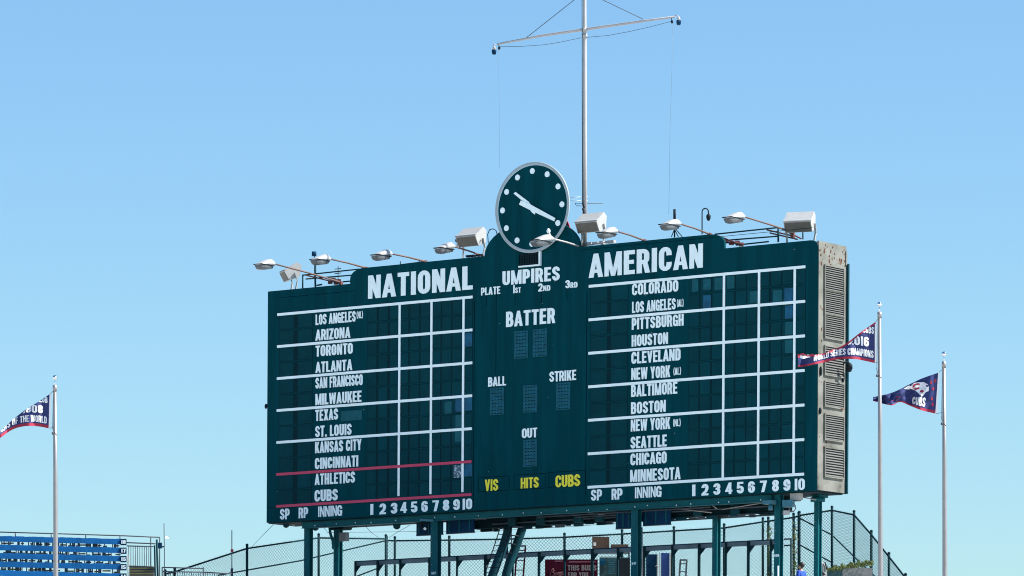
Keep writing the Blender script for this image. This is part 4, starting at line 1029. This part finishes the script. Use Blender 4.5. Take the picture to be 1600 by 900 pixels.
rt = thing('access_ladder', Vector((P(768,900,tY-0.5).x, tY-0.5, DZ+CZ)), 'thin dark access ladder leaning up to the underside of the scoreboard', 'ladder')
for (a_, b_) in (((782.5,822),(757,899)),((800,822),(776,899))):
    m_ = MB(); m_.tube([P(*a_,tY-0.5), P(*b_,tY-0.5)], 0.02, 6); m_.build('side_rail', M['dark'], rt)
for i in range(9):
    u = (i+0.5)/9; m_ = MB(); m_.tube([P(782.5-25.5*u, 822+77*u, tY-0.5), P(800-24*u, 823+77*u, tY-0.5)], 0.013, 5); m_.build('rung', M['dark'], rt)
for (y) in (824, 837, 851):
    pass
rt = thing('rung_ladder', P(800,872,tY+0.2), 'row of short rungs joining the two bent support tubes', 'ladder')
for (x0, x1, y) in ((797,816,823),(797,811,837),(794,806,850),(790,800,864)):
    m_ = MB(); m_.tube([P(x0,y-1,tY+0.2), P(x1,y+1,tY+0.2)], 0.022, 6); m_.build('rung', M['dark'], rt)
m_ = MB(); m_.tube([P(799,823,tY+0.2), P(799,866,tY+0.2)], 0.02, 6); m_.build('side_rail', M['dark'], rt)

def stepladder(name, xs, ytop, Y, m, label, dxb):
    rt = thing(name, Vector((P(xs[0],900,Y).x, Y, DZ+CZ)), label, 'ladder')
    zt_ = P(0, ytop, Y).z; bz = DZ+CZ
    def lp(x, z): return Vector((P(x,900,Y).x + dxb*(zt_-z)*0.12, Y, z))
    for x in xs:
        m_ = MB(); m_.beam(lp(x, bz), lp(x, zt_), 0.06, 0.05); m_.build('side_rail', M[m], rt)
    n = 7
    for i in range(n):
        z = bz + (zt_-bz)*(i+0.6)/n; m_ = MB(); m_.beam(lp(xs[0], z), lp(xs[1], z), 0.06, 0.03); m_.build('rung', M[m], rt)
    m_ = MB(); m_.beam(lp(xs[0]-1, zt_+0.02), lp(xs[1]+1, zt_+0.02), 0.12, 0.05); m_.build('top_cap', M['rail'], rt)
stepladder('stepladder', (808,821), 854, 166, 'maroon', 'dark red stepladder behind the grey channel under the centre', -0.6)
stepladder('stepladder', (1063,1073), 876, 166, 'rail', 'small dark stepladder standing against the fence right of the blue door', -0.5)

# ------------------------------------------------------------------ grey channel frame under the board
ct = 2.2
FRM = thing('channel_frame', BP(face(880,870,ct)[0], ct, DZ), 'long low frame of grey channel on dark posts under the scoreboard', 'frame')
sA, zA = face(555, 880, ct); sB_, zB2 = face(1211, 848.2, ct); zc = (zA+zB2)/2; hb = 0.078
posts_px = [556,591,626,672,715,759,802,843,883,926,966,1007,1051,1093,1135,1170,1205]
for seg in range(1):
    m_ = MB(); m_.bbox(sA, sB_, ct, ct+0.08, zc-hb, zc+hb-0.012); m_.build('channel', M['band'], FRM)
    m_ = MB(); m_.bbox(sA-0.02, sB_+0.02, ct-0.03, ct+0.12, zc+hb-0.010, zc+hb+0.02); m_.build('top_plate', M['bluedk'], FRM)
for i, px in enumerate(posts_px):
    s = face(px, 870, ct)[0]; wd = 0.09 if i % 2 else 0.06
    m_ = MB(); m_.bbox(s-wd/2, s+wd/2, ct-0.05, ct-0.002, DZ, zc+hb-0.011)
    m_.prism([BP(s+wd/2+0.001,ct-0.03,zc-hb-0.02), BP(s+wd/2+0.20,ct-0.03,zc-hb-0.02), BP(s+wd/2+0.001,ct-0.03,zc-hb-0.24)], BP(0,0.012,0)-BP(0,0,0))
    m_.bbox(s-wd/2, s+wd/2+0.20, ct-0.05, ct-0.004, zc-hb-0.019, zc-hb-0.002)
    m_.build('post', M['fence'], FRM)

# ------------------------------------------------------------------ chain link fences
G_FEN = 'chain link fences round the upper deck'
def fence(name_label, posts, height, rails=(), mesh_d=0.0016, pitch=0.125, wire=0.0092, posts_h=0.12):
    """posts: (px, py of the top, distance)"""
    tops = [P(*p) for p in posts]
    base = Vector((tops[0].x, tops[0].y, tops[0].z-height))
    rt = thing('chain_link_fence', base, name_label, 'fence', G_FEN)
    for p in tops:
        m_ = MB(); m_.tube([p+Vector((0,0,-height)), p+Vector((0,0,posts_h))], 0.045, 8); m_.ball(p+Vector((0,0,posts_h)), 0.055, nu=8, nv=5); m_.build('post', M['fence'], rt)
    m_ = MB()
    for a, b in zip(tops[:-1], tops[1:]): m_.tube([a, b], 0.032, 6)
    m_.build('top_rail', M['fence'], rt)
    for ra in rails:
        m_ = MB(); m_.tube([P(*q) for q in ra], 0.028, 6); m_.build('brace_rail', M['fence'], rt)
    # one wire net per bay, made of two sets of diagonal wires
    m_ = MB()
    for a, b in zip(tops[:-1], tops[1:]):
        e = Vector((b.x-a.x, b.y-a.y, 0)); Lh = e.length; e.normalize(); slope = (b.z-a.z)/max(Lh,1e-6)
        nrm = Vector((-e.y, e.x, 0))
        n0 = int(-height/pitch)-2; n1 = int(Lh/pitch)+2
        for sg in (1, -1):
            for i in range(n0, n1 + int(height/pitch)):
                # line x = i*pitch + sg*h (h measured down from the sloping top)
                x0 = i*pitch
                if sg == 1: ha, hb_ = max(0, -x0), min(height, Lh-x0)
                else: ha, hb_ = max(0, x0-Lh), min(height, x0)
                if hb_-ha < 0.03: continue
                pa = a + e*(x0+sg*ha) + Vector((0,0,slope*(x0+sg*ha)-ha)); pb = a + e*(x0+sg*hb_) + Vector((0,0,slope*(x0+sg*hb_)-hb_))
                off = nrm*0.005*sg; d = (pb-pa).normalized(); sd2 = d.cross(nrm).normalized()*wire/2; th = nrm*wire/2
                vs = [pa+off-sd2, pa+off+th, pa+off+sd2, pb+off-sd2, pb+off+th, pb+off+sd2]
                m_.add(vs, [(0,1,4,3),(1,2,5,4),(0,3,5,2)])
        # barbs of the net along the top rail
        n = int(Lh/0.085)
        for i in range(n):
            p = a + e*(i*0.085) + Vector((0,0,slope*i*0.085)); 
            m_.add([p+e*-0.008+Vector((0,0,0.02)), p+e*0.008+Vector((0,0,0.02)), p+e*(0.02 if i%2 else -0.02)+Vector((0,0,0.085))], [(0,1,2)])
    m_.build('wire_net', M['mesh'], rt)
    return rt
fence('sloping green chain link fence climbing from the bleachers to the left columns',
      [(258,897,166),(273,893.5,166.2),(386,857,168.5),(498,840.5,171),(603,842,173)], 3.2,
      [[(340,899,173),(470,876,173),(602,845,173.1)],[(556,901,173),(590,888,173)]])
fence('long green chain link fence behind the grey channel and columns',
      [(604,844.5,173.2),(617,845,173.2),(702,844,173),(792,842.5,172.5),(882,839.5,172),(972,834.5,171.5),(1053,829.5,171),(1131.5,825,170.5),(1192,815.5,170),(1200.5,814.5,170),(1240,808.5,169.5),(1248,806.5,169.5)], 3.0)
fence('green chain link fence dropping steeply down at the right edge of the deck',
      [(1249,805.5,169.4),(1300,797.5,169),(1334.5,804.5,167),(1361.5,835.5,165),(1389,870,163),(1415,903,161)], 3.2,
      [[(1249,809.5,169.5),(1300,836,169.5),(1345,880,169.5)],[(1249,851,169.5),(1298,878,169.5)],[(1345,880,169.5),(1372,905,169.5)]], 0.0016, 0.11, 0.0100)
# gate frame by the right column
rt = thing('gate', Vector((P(1232,905,168).x,168,DZ+CZ)), 'dark framed mesh gate beside the person in blue', 'gate')
for sg in (((1225,842.5),(1236,842)),((1225,852.5),(1236,852))):
    m_ = MB(); m_.tube([P(*sg[0],168), P(*sg[1],168)], 0.03, 6); m_.build('rail', M['fence'], rt)
m_ = MB(); m_.tube([P(1236,841,168), Vector((P(1236,905,168).x,168,DZ+CZ))], 0.035, 6); m_.build('post', M['fence'], rt)
# green ivy strips climbing two fence posts
for (px, yt, Y, lb) in ((1202,822,169.6,'ivy strip climbing the fence post left of the numbered right column'),(1242,815,169,'ivy strip climbing the fence post right of the gate')):
    random.seed(px); mb = MB()
    z1 = P(px, yt, Y).z
    for i in range(260):
        c = Vector((P(px,900,Y).x + random.gauss(0,0.045), Y-0.06+random.gauss(0,0.03), random.uniform(DZ+CZ, z1))); r_ = random.uniform(0.02,0.04); a_ = random.uniform(0,6.3)
        e1 = Vector((math.cos(a_), random.uniform(-.6,.6), math.sin(a_))).normalized()*r_; e2 = e1.cross(Vector((random.uniform(-.4,.4),1,random.uniform(-.4,.4)))).normalized()*r_
        mb.add([c-e1, c+e2*0.7, c+e1, c-e2*0.7], [(0,1,2,3)])
    tag(mb.build('ivy', M['leaf']), lb, 'plant', 'ivy strips on the fence')

# loose cables below the board
def cable(pts, r, label, m='wire'):
    mb = MB(); mb.tube(pts, r, 5); tag(mb.build('cable', M[m]), label, 'cable', 'slack cables under the scoreboard')
cable([BPX(428.5,818,0.5), P(415,832,165), P(392,856,168)], 0.008, 'thin cable from the left bottom corner of the scoreboard down to the fence')
cable([BPX(503,818,1.0), P(507,826,166), P(512,832,168), P(560,831.5,170), P(650,830.5,171), P(740,830,171), P(800,828,171), P(900,822,170.5), P(990,816,170)], 0.008, 'long thin level cable crossing under the left half of the scoreboard')
cable([BPX(569,820,1.3), P(580,832,168), P(592,840,171)], 0.008, 'thin cable slanting down to the right toward the fence corner')
cable([P(608,840,172), P(620,832,169), BPX(640,821,1.3)], 0.008, 'thin cable slanting up to the right from the fence corner')
cable([BPX(1046,812,1.4), BPX(1080,808,1.4), BPX(1138,803,1.4), BPX(1140.5,801,1.4)], 0.014, 'dark conduit line under the scoreboard left of the dark teal column', 'steel_dark')

# ------------------------------------------------------------------ stands equipment behind the channel
kY = 167.0
def solid(mb, px0, px1, ytop, Y, depth, ybot=None):
    a, b = P(px0, ytop, Y), P(px1, ytop, Y); z0 = DZ+CZ if ybot is None else P(px0, ybot, Y).z
    mb.hexa([(a.x,Y,z0),(b.x,Y,z0),(b.x,Y,a.z),(a.x,Y,a.z),(a.x,Y+depth,z0),(b.x,Y+depth,z0),(b.x,Y+depth,a.z),(a.x,Y+depth,a.z)])
rt = thing('advertising_banner', Vector((P(893,900,kY).x,kY,DZ+CZ)), 'maroon advertising banner with pale grey lettering hung below the grey channel', 'banner')
m_ = MB(); solid(m_, 851.5, 934, 874, kY, 0.08); m_.build('sheet', M['maroon'], rt)
for (tx, x0, x1, yb, hh) in (("THIS BUD'S", 887, 932, 891.5, 8.5), ('FOR YOU', 887.5, 919, 902.5, 8.5)):
    mb = MB(); k = kY/F
    text_mesh(mb, tx, lambda x, y, d: P(x0, yb, kY) + Vector((x, -d*0.5, y)), (x1-x0)*k, hh*k); mb.build('lettering', M['bannertext'], rt)
mb = MB(); random.seed(11)
def scr(pts): mb.tube([P(x, y, kY-0.012) for x, y in pts], 0.018, 5)
scr([(859,899),(862,890),(864.5,888.5),(866,891),(863,894),(866.5,896),(864,900),(860,900)])
x = 867
for i in range(9): scr([(x,895-i*0.25),(x-0.4,899-i*0.2),(x+1.2,899.5-i*0.2),(x+1.8,894.5-i*0.25),(x+1.9,898.5-i*0.2)]); x += 1.75
scr([(858,902),(872,900.5),(884,896)])
mb.build('script', M['bannerdim'], rt)
mb = MB()
for (x0, x1, y) in ((866,880,876.5),(888,932,877.5)): mb.prism([P(x0,y+1.6,kY-0.004), P(x1,y+1.0,kY-0.004), P(x1-2,y-0.8,kY-0.004), P(x0+2,y-0.8,kY-0.004)], (0,0.003,0))
mb.build('pale_band', M['bannerdim'], rt)
for (x0, x1, yt, yb, Y, lb) in ((925.5,942.5,838.5,861,168.5,'larger cardboard carton with a white label behind the fence'),(942.8,952,838.8,861,168.8,'cardboard carton in shade standing behind the labelled carton'),(954.5,982,850.5,861,168.5,'low wide cardboard carton right of the labelled carton')):
    rt = thing('cardboard_carton', P((x0+x1)/2, yb, Y), lb, 'carton', 'cardboard cartons stacked under the scoreboard')
    m_ = MB(); solid(m_, x0, x1, yt, Y, 0.35, yb); m_.build('box', M['card'], rt)
    m_ = MB(); a, b = P(x0, yt, Y), P(x1, yt, Y); m_.hexa([(a.x,Y+0.16,a.z+0.001),(b.x,Y+0.16,a.z+0.001),(b.x,Y+0.19,a.z+0.001),(a.x,Y+0.19,a.z+0.001),(a.x,Y+0.16,a.z+0.004),(b.x,Y+0.16,a.z+0.004),(b.x,Y+0.19,a.z+0.004),(a.x,Y+0.19,a.z+0.004)]); m_.build('tape', M['lamp_dk'], rt)
    if x0 < 930:
        m_ = MB(); solid(m_, 927.3, 931.5, 847.6, Y-0.004, 0.003, 853); m_.build('sticker', M['paper'], rt)
m_ = MB(); solid(m_, 926, 984, 861.3, 168.4, 0.8, 863.5); 
rt = thing('kiosk', Vector((P(960,900,168.3).x,168.3,DZ+CZ)), 'dark green kiosk with a small blue notice under the cartons', 'kiosk')
for x in (927, 983): solid(m_, x-1, x+1, 863.6, 168.5, 0.5)
m_.build('shelf', M['kiosk'], rt)
m_ = MB(); solid(m_, 937, 984.5, 871, 167.6, 0.6); m_.build('cabinet', M['kiosk'], rt)
m_ = MB(); solid(m_, 966.5, 984, 872.5, 167.58, 0.018); m_.build('dark_opening', M['dark'], rt)
m_ = MB(); solid(m_, 937.5, 946.5, 873, 167.57, 0.02, 883); m_.build('notice', M['glass'], rt)
m_ = MB()
for i in range(9): solid(m_, 951-random.random()*2, 960+random.random()*2, 873+i*2.8, 167.59, 0.008, 874+i*2.8)
m_.build('printed_list', M['bluegrn'], rt)
m_ = MB(); 
for i in range(14): solid(m_, 937+i*2.0, 938.4+i*2.0, 869.4, 167.5, 0.05, 870.6)
m_.build('lamp_strip', M['galv'], rt)
rt = thing('storage_door', Vector((P(1030,900,167).x,167,DZ+CZ)), 'blue metal door with a white frame strip below the grey channel', 'door')
m_ = MB(); solid(m_, 1009.5, 1026.5, 866, 167, 0.1); m_.build('leaf', M['bluedk'], rt)
m_ = MB(); solid(m_, 1033, 1046, 864, 167, 0.1); m_.build('leaf', M['bluedoor'], rt)['label'] = 'bright blue door leaf'
m_ = MB(); solid(m_, 1027, 1028.2, 866, 166.95, 0.1); solid(m_, 1030.2, 1032, 864.5, 166.95, 0.1); solid(m_, 1046.6, 1049, 864, 166.95, 0.1); m_.build('frame', M['lamp'], rt)
m_ = MB(); m_.tube([P(1024,885,166.95), P(1026.5,883.5,166.9), P(1028,886,166.95)], 0.025, 5); m_.build('handle', M['galv'], rt)

# ------------------------------------------------------------------ bleacher block at the left
BL = thing('bleacher_stand', Vector((P(90,900,158).x, 158, DZ+CZ)), 'open bleacher stand with rows of blue seats at the lower left', 'bleachers')
rowsR = (842,855.5,868.7,881.3,896); rowsL = (837.3,851,864,877.4,891)
random.seed(9)
for k in range(5):
    Yr = 160 - 0.75*k; Yl = Yr - 1.5
    a0 = P(-26, rowsL[k]-0.6, Yl); b0 = P(188.5, rowsR[k], Yr)
    n = 34; mb = MB(); e = (b0-a0)/n; hgt = 8.6/F*Yr
    for i in range(n):
        p = a0 + e*i; q = a0 + e*(i+0.985); up = Vector((0,0, random.uniform(-0.006,0.010)))
        d = Vector((0,0.045,0)); z_ = Vector((0,0,hgt))
        mb.hexa([p-z_, q-z_, q+up, p+up, p-z_+d, q-z_+d, q+up+d, p+up+d])
    row = mb.build('seat_row', M['seat'], BL)
    mb = MB(); 
    for i in range(n*2):
        if random.random() < 0.55:
            p = a0 + e*(i/2+random.uniform(-.1,.1)); mb.box(p + Vector((0,0.10,-hgt-0.10)), random.choice((0.03,0.03,0.05,0.08)), 0.05, 0.26)
    fb = Vector((0,0.25,-hgt-0.155))
    mb.beam(a0+fb, b0+fb, 0.34, 0.03)
    mb.build('frame', M['rail'], row)
    mb = MB()
    for i in range(16):
        p = a0 + e*n*(i+random.uniform(.1,.7))/16; mb.box(p + Vector((0,0.16,-hgt-0.035-0.05*random.random())), random.uniform(.1,.28), 0.02, 0.05)
    mb.build_split('bracket', M['lamp_dk'] if k < 3 else M['stripe_y'], row)
    # number plate
    mb = MB(); c = P(193, rowsR[k]+5, Yr-0.03); mb.box(c, 0.20, 0.04, 0.21); pl = mb.build('row_plate', M['bluedk'], row)
    mb = MB(); h = 0.125
    text_mesh(mb, str(18-k), lambda x, y, d: c + Vector((-0.075+x, -0.02-d*0.4, -h/2+y)), 0.15, h); mb.build('row_number', M['white'], pl)
mb = MB()
for x in range(-20, 190, 35):
    Yt = 160.6 - (188-x)/214*1.5; p = P(x, 848+ (x+26)*0.022, Yt); mb.tube([p, Vector((p.x, p.y, DZ+CZ))], 0.04, 6)
mb.build('stand_leg', M['rail'], BL)
# handrail behind the top row
RL = thing('guard_rail', Vector((P(220,900,161).x,161,DZ+CZ)), 'grey guard rail along the top of the bleachers with barred end section', 'railing')
def gl(pts, r=0.022, nm='rail', m='rail'):
    mb = MB(); mb.tube([P(*p) for p in pts], r, 6); return mb.build(nm, M[m], RL)
gl([(-20,830.8,159.5),(100,834.2,160.4),(195,837.2,161),(249.5,839.6,161)])
gl([(190,847.6,161),(236,849.3,161),(249,850,161)])
for x, y0, y1 in ((24,831.8,840),(80,833.5,842),(134,835.5,843),(187.5,837,846),(235.5,839,886),(249.5,839.5,900)): gl([(x,y0,160.9),(x,y1,160.9)], 0.02, 'post')
gl([(198,853,161),(240,854,161)]); gl([(200,884.5,161),(240,885.5,161)])
for i in range(11): gl([(201+i*3.5,853.2,161),(201+i*3.5,885,161)], 0.012, 'baluster')
gl([(199.5,866,160.8),(200.3,902,160.8)], 0.020, 'post', 'lamp')
gl([(245,843,160.8),(246.5,902,160.8)], 0.04, 'post', 'steel_dark')
gl([(241.5,852,160.8),(242.5,902,160.8)], 0.03, 'post', 'steel_dark')
rt = thing('switch_box', P(250,857,160.6), 'dark blue square box mounted on the rail post at the end of the bleachers', 'box')
m_ = MB(); m_.box(P(250,852.5,160.6), 0.13, 0.12, 0.19); m_.build('case', M['bluedk'], rt)
m_ = MB(); m_.box(P(254.5,854.3,160.6), 0.08, 0.06, 0.04); m_.build('bracket', M['dark'], rt)
ST = thing('stair_flight', Vector((P(221,902,162).x,162,DZ+CZ)), 'short flight of dark steps with yellow edges behind the bleacher end', 'stairs')
m_ = MB()
for i in range(4):
    y = 885.5+i*4.3; solid(m_, 202, 240, y, 163-0.3*i, 0.3, y+4.8)
m_.build('steps', M['rail'], ST)
m_ = MB()
for i in range(4): solid(m_, 202.5, 239.5, 886.9+i*4.3, 162.985-0.3*i, 0.012, 889+i*4.3)
m_.build_split('nosing', M['stripe_y'], ST)
rt = thing('camera_pole', Vector((P(256.5,900,161.5).x,161.5,DZ+CZ)), 'thin pole carrying a small white camera at the end of the bleachers', 'pole')
m_ = MB(); m_.tube([P(256.3,817.5,161.5), P(256.8,860,161.5), Vector((P(257,900,161.5).x,161.5,DZ+CZ))], 0.016, 6); m_.build('pole', M['rail'], rt)
m_ = MB(); m_.box(P(259.5,840,161.4), 0.10, 0.10, 0.07, 0.3); m_.ball(P(262.3,841,161.4), 0.035); m_.build('camera', M['paper'], rt)
rt = thing('guard_rail', Vector((P(285,900,162.5).x,162.5,DZ+CZ)), 'low grey railing with close bars at the foot of the sloping fence', 'railing')
for sg in (((253,886.5),(318,888.3)),((253,893),(318,894)),((318,894),(362,896.5))):
    m_ = MB(); m_.tube([P(*sg[0],162.5), P(*sg[1],162.5)], 0.022, 6); m_.build('rail', M['rail'], rt)
for x in (253.5, 318): 
    m_ = MB(); m_.tube([P(x,886,162.5), Vector((P(x,900,162.5).x,162.5,DZ+CZ))], 0.025, 6); m_.build('post', M['rail'], rt)
for i in range(28):
    x = 256+3.6*i
    m_ = MB(); m_.tube([P(x,893.2 if x < 318 else 895,162.5), Vector((P(x,900,162.5).x,162.5,DZ+CZ+0.1))], 0.011, 5); m_.build('baluster', M['rail'], rt)
rt = thing('marker_pole', Vector((P(362,900,165).x,165,DZ+CZ)), 'thin pole with a red marker lamp in front of the sloping fence', 'pole')
m_ = MB(); m_.tube([P(362.3,828.5,165), P(362.3,888,165)], 0.018, 6); m_.tube([P(362.3,888,165), Vector((P(362.3,900,165).x,165,DZ+CZ))], 0.045, 8); m_.build('pole', M['rail'], rt)
m_ = MB(); m_.box(P(362.6,860.3,164.95), 0.09, 0.09, 0.09); m_.build('marker_lamp', M['flagred'], rt)

# ------------------------------------------------------------------ planter, canvas and person at the right
rt = thing('planter', Vector((P(1325,900,160).x,160,DZ+CZ)), 'dark green planter box topped with ragged ivy at the lower right', 'planter')
m_ = MB(); solid(m_, 1286, 1316, 891, 160, 1.2); m_.build('box', M['kiosk'], rt)
m_ = MB(); solid(m_, 1316.3, 1363, 887.5, 160.02, 1.2); m_.build('box', M['tarp'], rt)['label'] = 'grey canvas covered box'
mb = MB(); random.seed(4)
for i in range(2200):
    px = random.uniform(1286, 1364); u = (px-1286)/78
    top = 886 + 4*math.cos(u*3.0) - 4*u + 2.5*math.sin(px*0.5)*0.6; py = top + abs(random.gauss(0, 1)) * 2.6 - 1.2
    if random.random() < 0.10: py -= random.uniform(0, 3.5)
    Y = 159.95 + random.uniform(-0.06, 1.2)
    c = P(px, py, Y); r_ = random.uniform(0.018,0.045); a_ = random.uniform(0,6.3)
    e1 = Vector((math.cos(a_), random.uniform(-.6,.6), math.sin(a_))).normalized()*r_; e2 = e1.cross(Vector((random.uniform(-.5,.5),1,random.uniform(-.5,.5)))).normalized()*r_
    mb.add([c-e1, c+e2*0.7, c+e1, c-e2*0.7], [(0,1,2,3)])
mb.build('ivy', M['leaf'], rt)
rt = thing('canvas_bundle', Vector((P(1285,900,159).x,159,DZ+CZ)), 'crumpled grey canvas bundle tied to the slim right column', 'canvas')
mb = MB(); random.seed(14)
rings = []
for j, (y, cx, w2) in enumerate(((874,1281,1.5),(877,1282,3.5),(882,1284,5.0),(888,1285,6.0),(892,1283,9.0),(896,1285,7.5),(906,1287,6.5))):
    rings.append([P(cx + w2*math.cos(R(36*i))*random.uniform(.75,1.25), y + random.uniform(-1,1), 159 + 0.18*math.sin(R(36*i))) for i in range(10)])
mb.loft(rings, smooth=False); mb.build('cloth', M['tarp'], rt)
mb = MB(); mb.tube([P(1276,889,158.8), P(1281,892,158.8), P(1289,898,158.8)], 0.03, 6); mb.tube([P(1289,878,158.85), P(1292,890,158.85)], 0.025, 6); mb.build_split('strap', M['dark'], rt)

def person():
    Y = 165.0; base = Vector((P(1252,900,Y).x, Y, DZ+CZ))
    rt = thing('person', base, 'person with short black hair in a blue t-shirt reaching one arm forward by the gate', 'person')
    def skin(name, verts, edges, m, root_i=0, lv=2):
        me = bpy.data.meshes.new(name); me.from_pydata([v[0] for v in verts], edges, [])
        ob = bpy.data.objects.new(name, me); COL.objects.link(ob)
        md = ob.modifiers.new('skin', 'SKIN'); md.use_smooth_shade = True
        for i, v in enumerate(verts):
            sv_ = me.skin_vertices[0].data[i]; sv_.radius = v[1]; sv_.use_root = (i == root_i)
        sb = ob.modifiers.new('sub', 'SUBSURF'); sb.levels = lv; sb.render_levels = lv
        dg = bpy.context.evaluated_depsgraph_get(); me2 = bpy.data.meshes.new_from_object(ob.evaluated_get(dg))
        bpy.data.objects.remove(ob); me2.name = name; me2.materials.clear(); me2.materials.append(m)
        me2.polygons.foreach_set('use_smooth', [True]*len(me2.polygons))
        o2 = bpy.data.objects.new(name, me2); COL.objects.link(o2); o2.parent = rt; return o2
    H = P(0, 879.5, Y).z - base.z      # top of the hair
    k = H/1.76
    v = [((0,0,0.98),(0.15,0.11)), ((0,0,1.20),(0.14,0.10)), ((0,0,1.40),(0.15,0.10)), ((0,-0.01,1.50),(0.055,0.055)), ((0,-0.03,1.58),(0.06,0.07)), ((0,-0.02,1.68),(0.075,0.09)),
         ((-0.18,0,1.42),(0.06,0.06)), ((-0.25,-0.14,1.22),(0.042,0.042)), ((-0.36,-0.32,1.27),(0.034,0.034)), ((-0.42,-0.40,1.29),(0.03,0.02)),
         ((0.18,0,1.42),(0.06,0.06)), ((0.25,0.02,1.14),(0.042,0.042)), ((0.22,-0.12,0.92),(0.034,0.034)), ((0.21,-0.16,0.84),(0.03,0.02)),
         ((-0.10,0,0.92),(0.085,0.085)), ((-0.11,-0.02,0.50),(0.06,0.06)), ((-0.11,0.02,0.08),(0.042,0.042)), ((-0.11,-0.14,0.04),(0.04,0.035)),
         ((0.10,0,0.92),(0.085,0.085)), ((0.11,-0.02,0.50),(0.06,0.06)), ((0.11,0.02,0.08),(0.042,0.042)), ((0.11,-0.14,0.04),(0.04,0.035))]
    v = [(tuple(c*k for c in p), r_) for p, r_ in v]
    ed = [(0,1),(1,2),(2,3),(3,4),(4,5),(2,6),(6,7),(7,8),(8,9),(2,10),(10,11),(11,12),(12,13),(0,14),(14,15),(15,16),(16,17),(0,18),(18,19),(19,20),(20,21)]
    body = skin('body', v, ed, M['skin'])
    yaw = R(-125); rt.rotation_euler = (0, 0, yaw)
    # fingers
    for (hx, hy, hz, dx, dy, dz2) in ((-0.42,-0.40,1.29,-0.5,-0.7,0.1),(0.21,-0.16,0.84,0,-0.3,-0.9)):
        mb = MB(); d = Vector((dx,dy,dz2)).normalized(); sdv = d.cross(Vector((0,0,1) if abs(d.z) < .8 else (1,0,0))).normalized()
        for i, L in enumerate((0.06,0.075,0.07,0.055)):
            p = Vector((hx,hy,hz))*k + sdv*(i-1.5)*0.02 + d*0.01 + base
            mb.tube([p, p+d*L*0.5+Vector((0,0,-0.006)), p+d*L+Vector((0,0,-0.022))], [0.010,0.009,0.007], 6)
        p = Vector((hx,hy,hz))*k + base; mb.tube([p, p+sdv*0.045+d*0.015, p+sdv*0.055+d*0.045], [0.011,0.010,0.008], 6)
        mb.build('fingers', M['skin'], body)
    sh = [((0,0,0.95),(0.17,0.125)), ((0,0,1.20),(0.16,0.115)), ((0,0,1.40),(0.165,0.115)), ((0,-0.005,1.475),(0.085,0.08)),
          ((-0.185,0,1.42),(0.085,0.085)), ((-0.245,-0.04,1.25),(0.075,0.075)), ((0.185,0,1.42),(0.085,0.085)), ((0.235,0.015,1.23),(0.075,0.075))]
    sh = [(tuple(c*k for c in p), r_) for p, r_ in sh]
    skin('shirt', sh, [(0,1),(1,2),(2,3),(2,4),(4,5),(2,6),(6,7)], M['shirt'])
    tr = [((0,0,0.98),(0.165,0.12)), ((-0.10,0,0.90),(0.10,0.10)), ((-0.11,-0.02,0.50),(0.08,0.08)), ((-0.11,0.02,0.10),(0.065,0.07)), ((0.10,0,0.90),(0.10,0.10)), ((0.11,-0.02,0.50),(0.08,0.08)), ((0.11,0.02,0.10),(0.065,0.07))]
    tr = [(tuple(c*k for c in p), r_) for p, r_ in tr]
    skin('trousers', tr, [(0,1),(1,2),(2,3),(0,4),(4,5),(5,6)], M['trouser'])
    mb = MB(); hc = Vector((0.0,-0.005,1.672))*k + base
    mb.ball(hc+Vector((0,0.022,0.012)), 0.094, 0.108, 0.105, 18, 12); mb.build('hair', M['hair'], rt)
    mb = MB()
    for sg in (-1, 1): mb.ball(Vector((sg*0.084,0.0,1.62))*k + base, 0.016, 0.03, 0.035, 8, 6)
    mb.ball(Vector((0,-0.115,1.615))*k + base, 0.016, 0.022, 0.026, 8, 6); mb.build('ears_and_nose', M['skin'], body)
    mb = MB()
    for sg in (-1, 1): mb.ball(Vector((sg*0.032,-0.097,1.645))*k + base, 0.012, 0.008, 0.008, 8, 6)
    mb.build_split('eye', M['dark'], body)
    mb = MB(); mb.ball(Vector((0,-0.095,1.575))*k + base, 0.026, 0.008, 0.007, 8, 6); mb.build('mouth', M['redpipe'], body)
    mb = MB(); c = Matrix.Rotation(yaw, 3, 'Z') @ (Vector((-0.50,-0.42,1.30))*k) + base; mb.box(c, 0.24, 0.16, 0.015, 0.5); 
    ob = mb.build('paper_sheet', M['paper']); tag(ob, 'white sheet held in the hand of the person in blue', 'paper')
person()
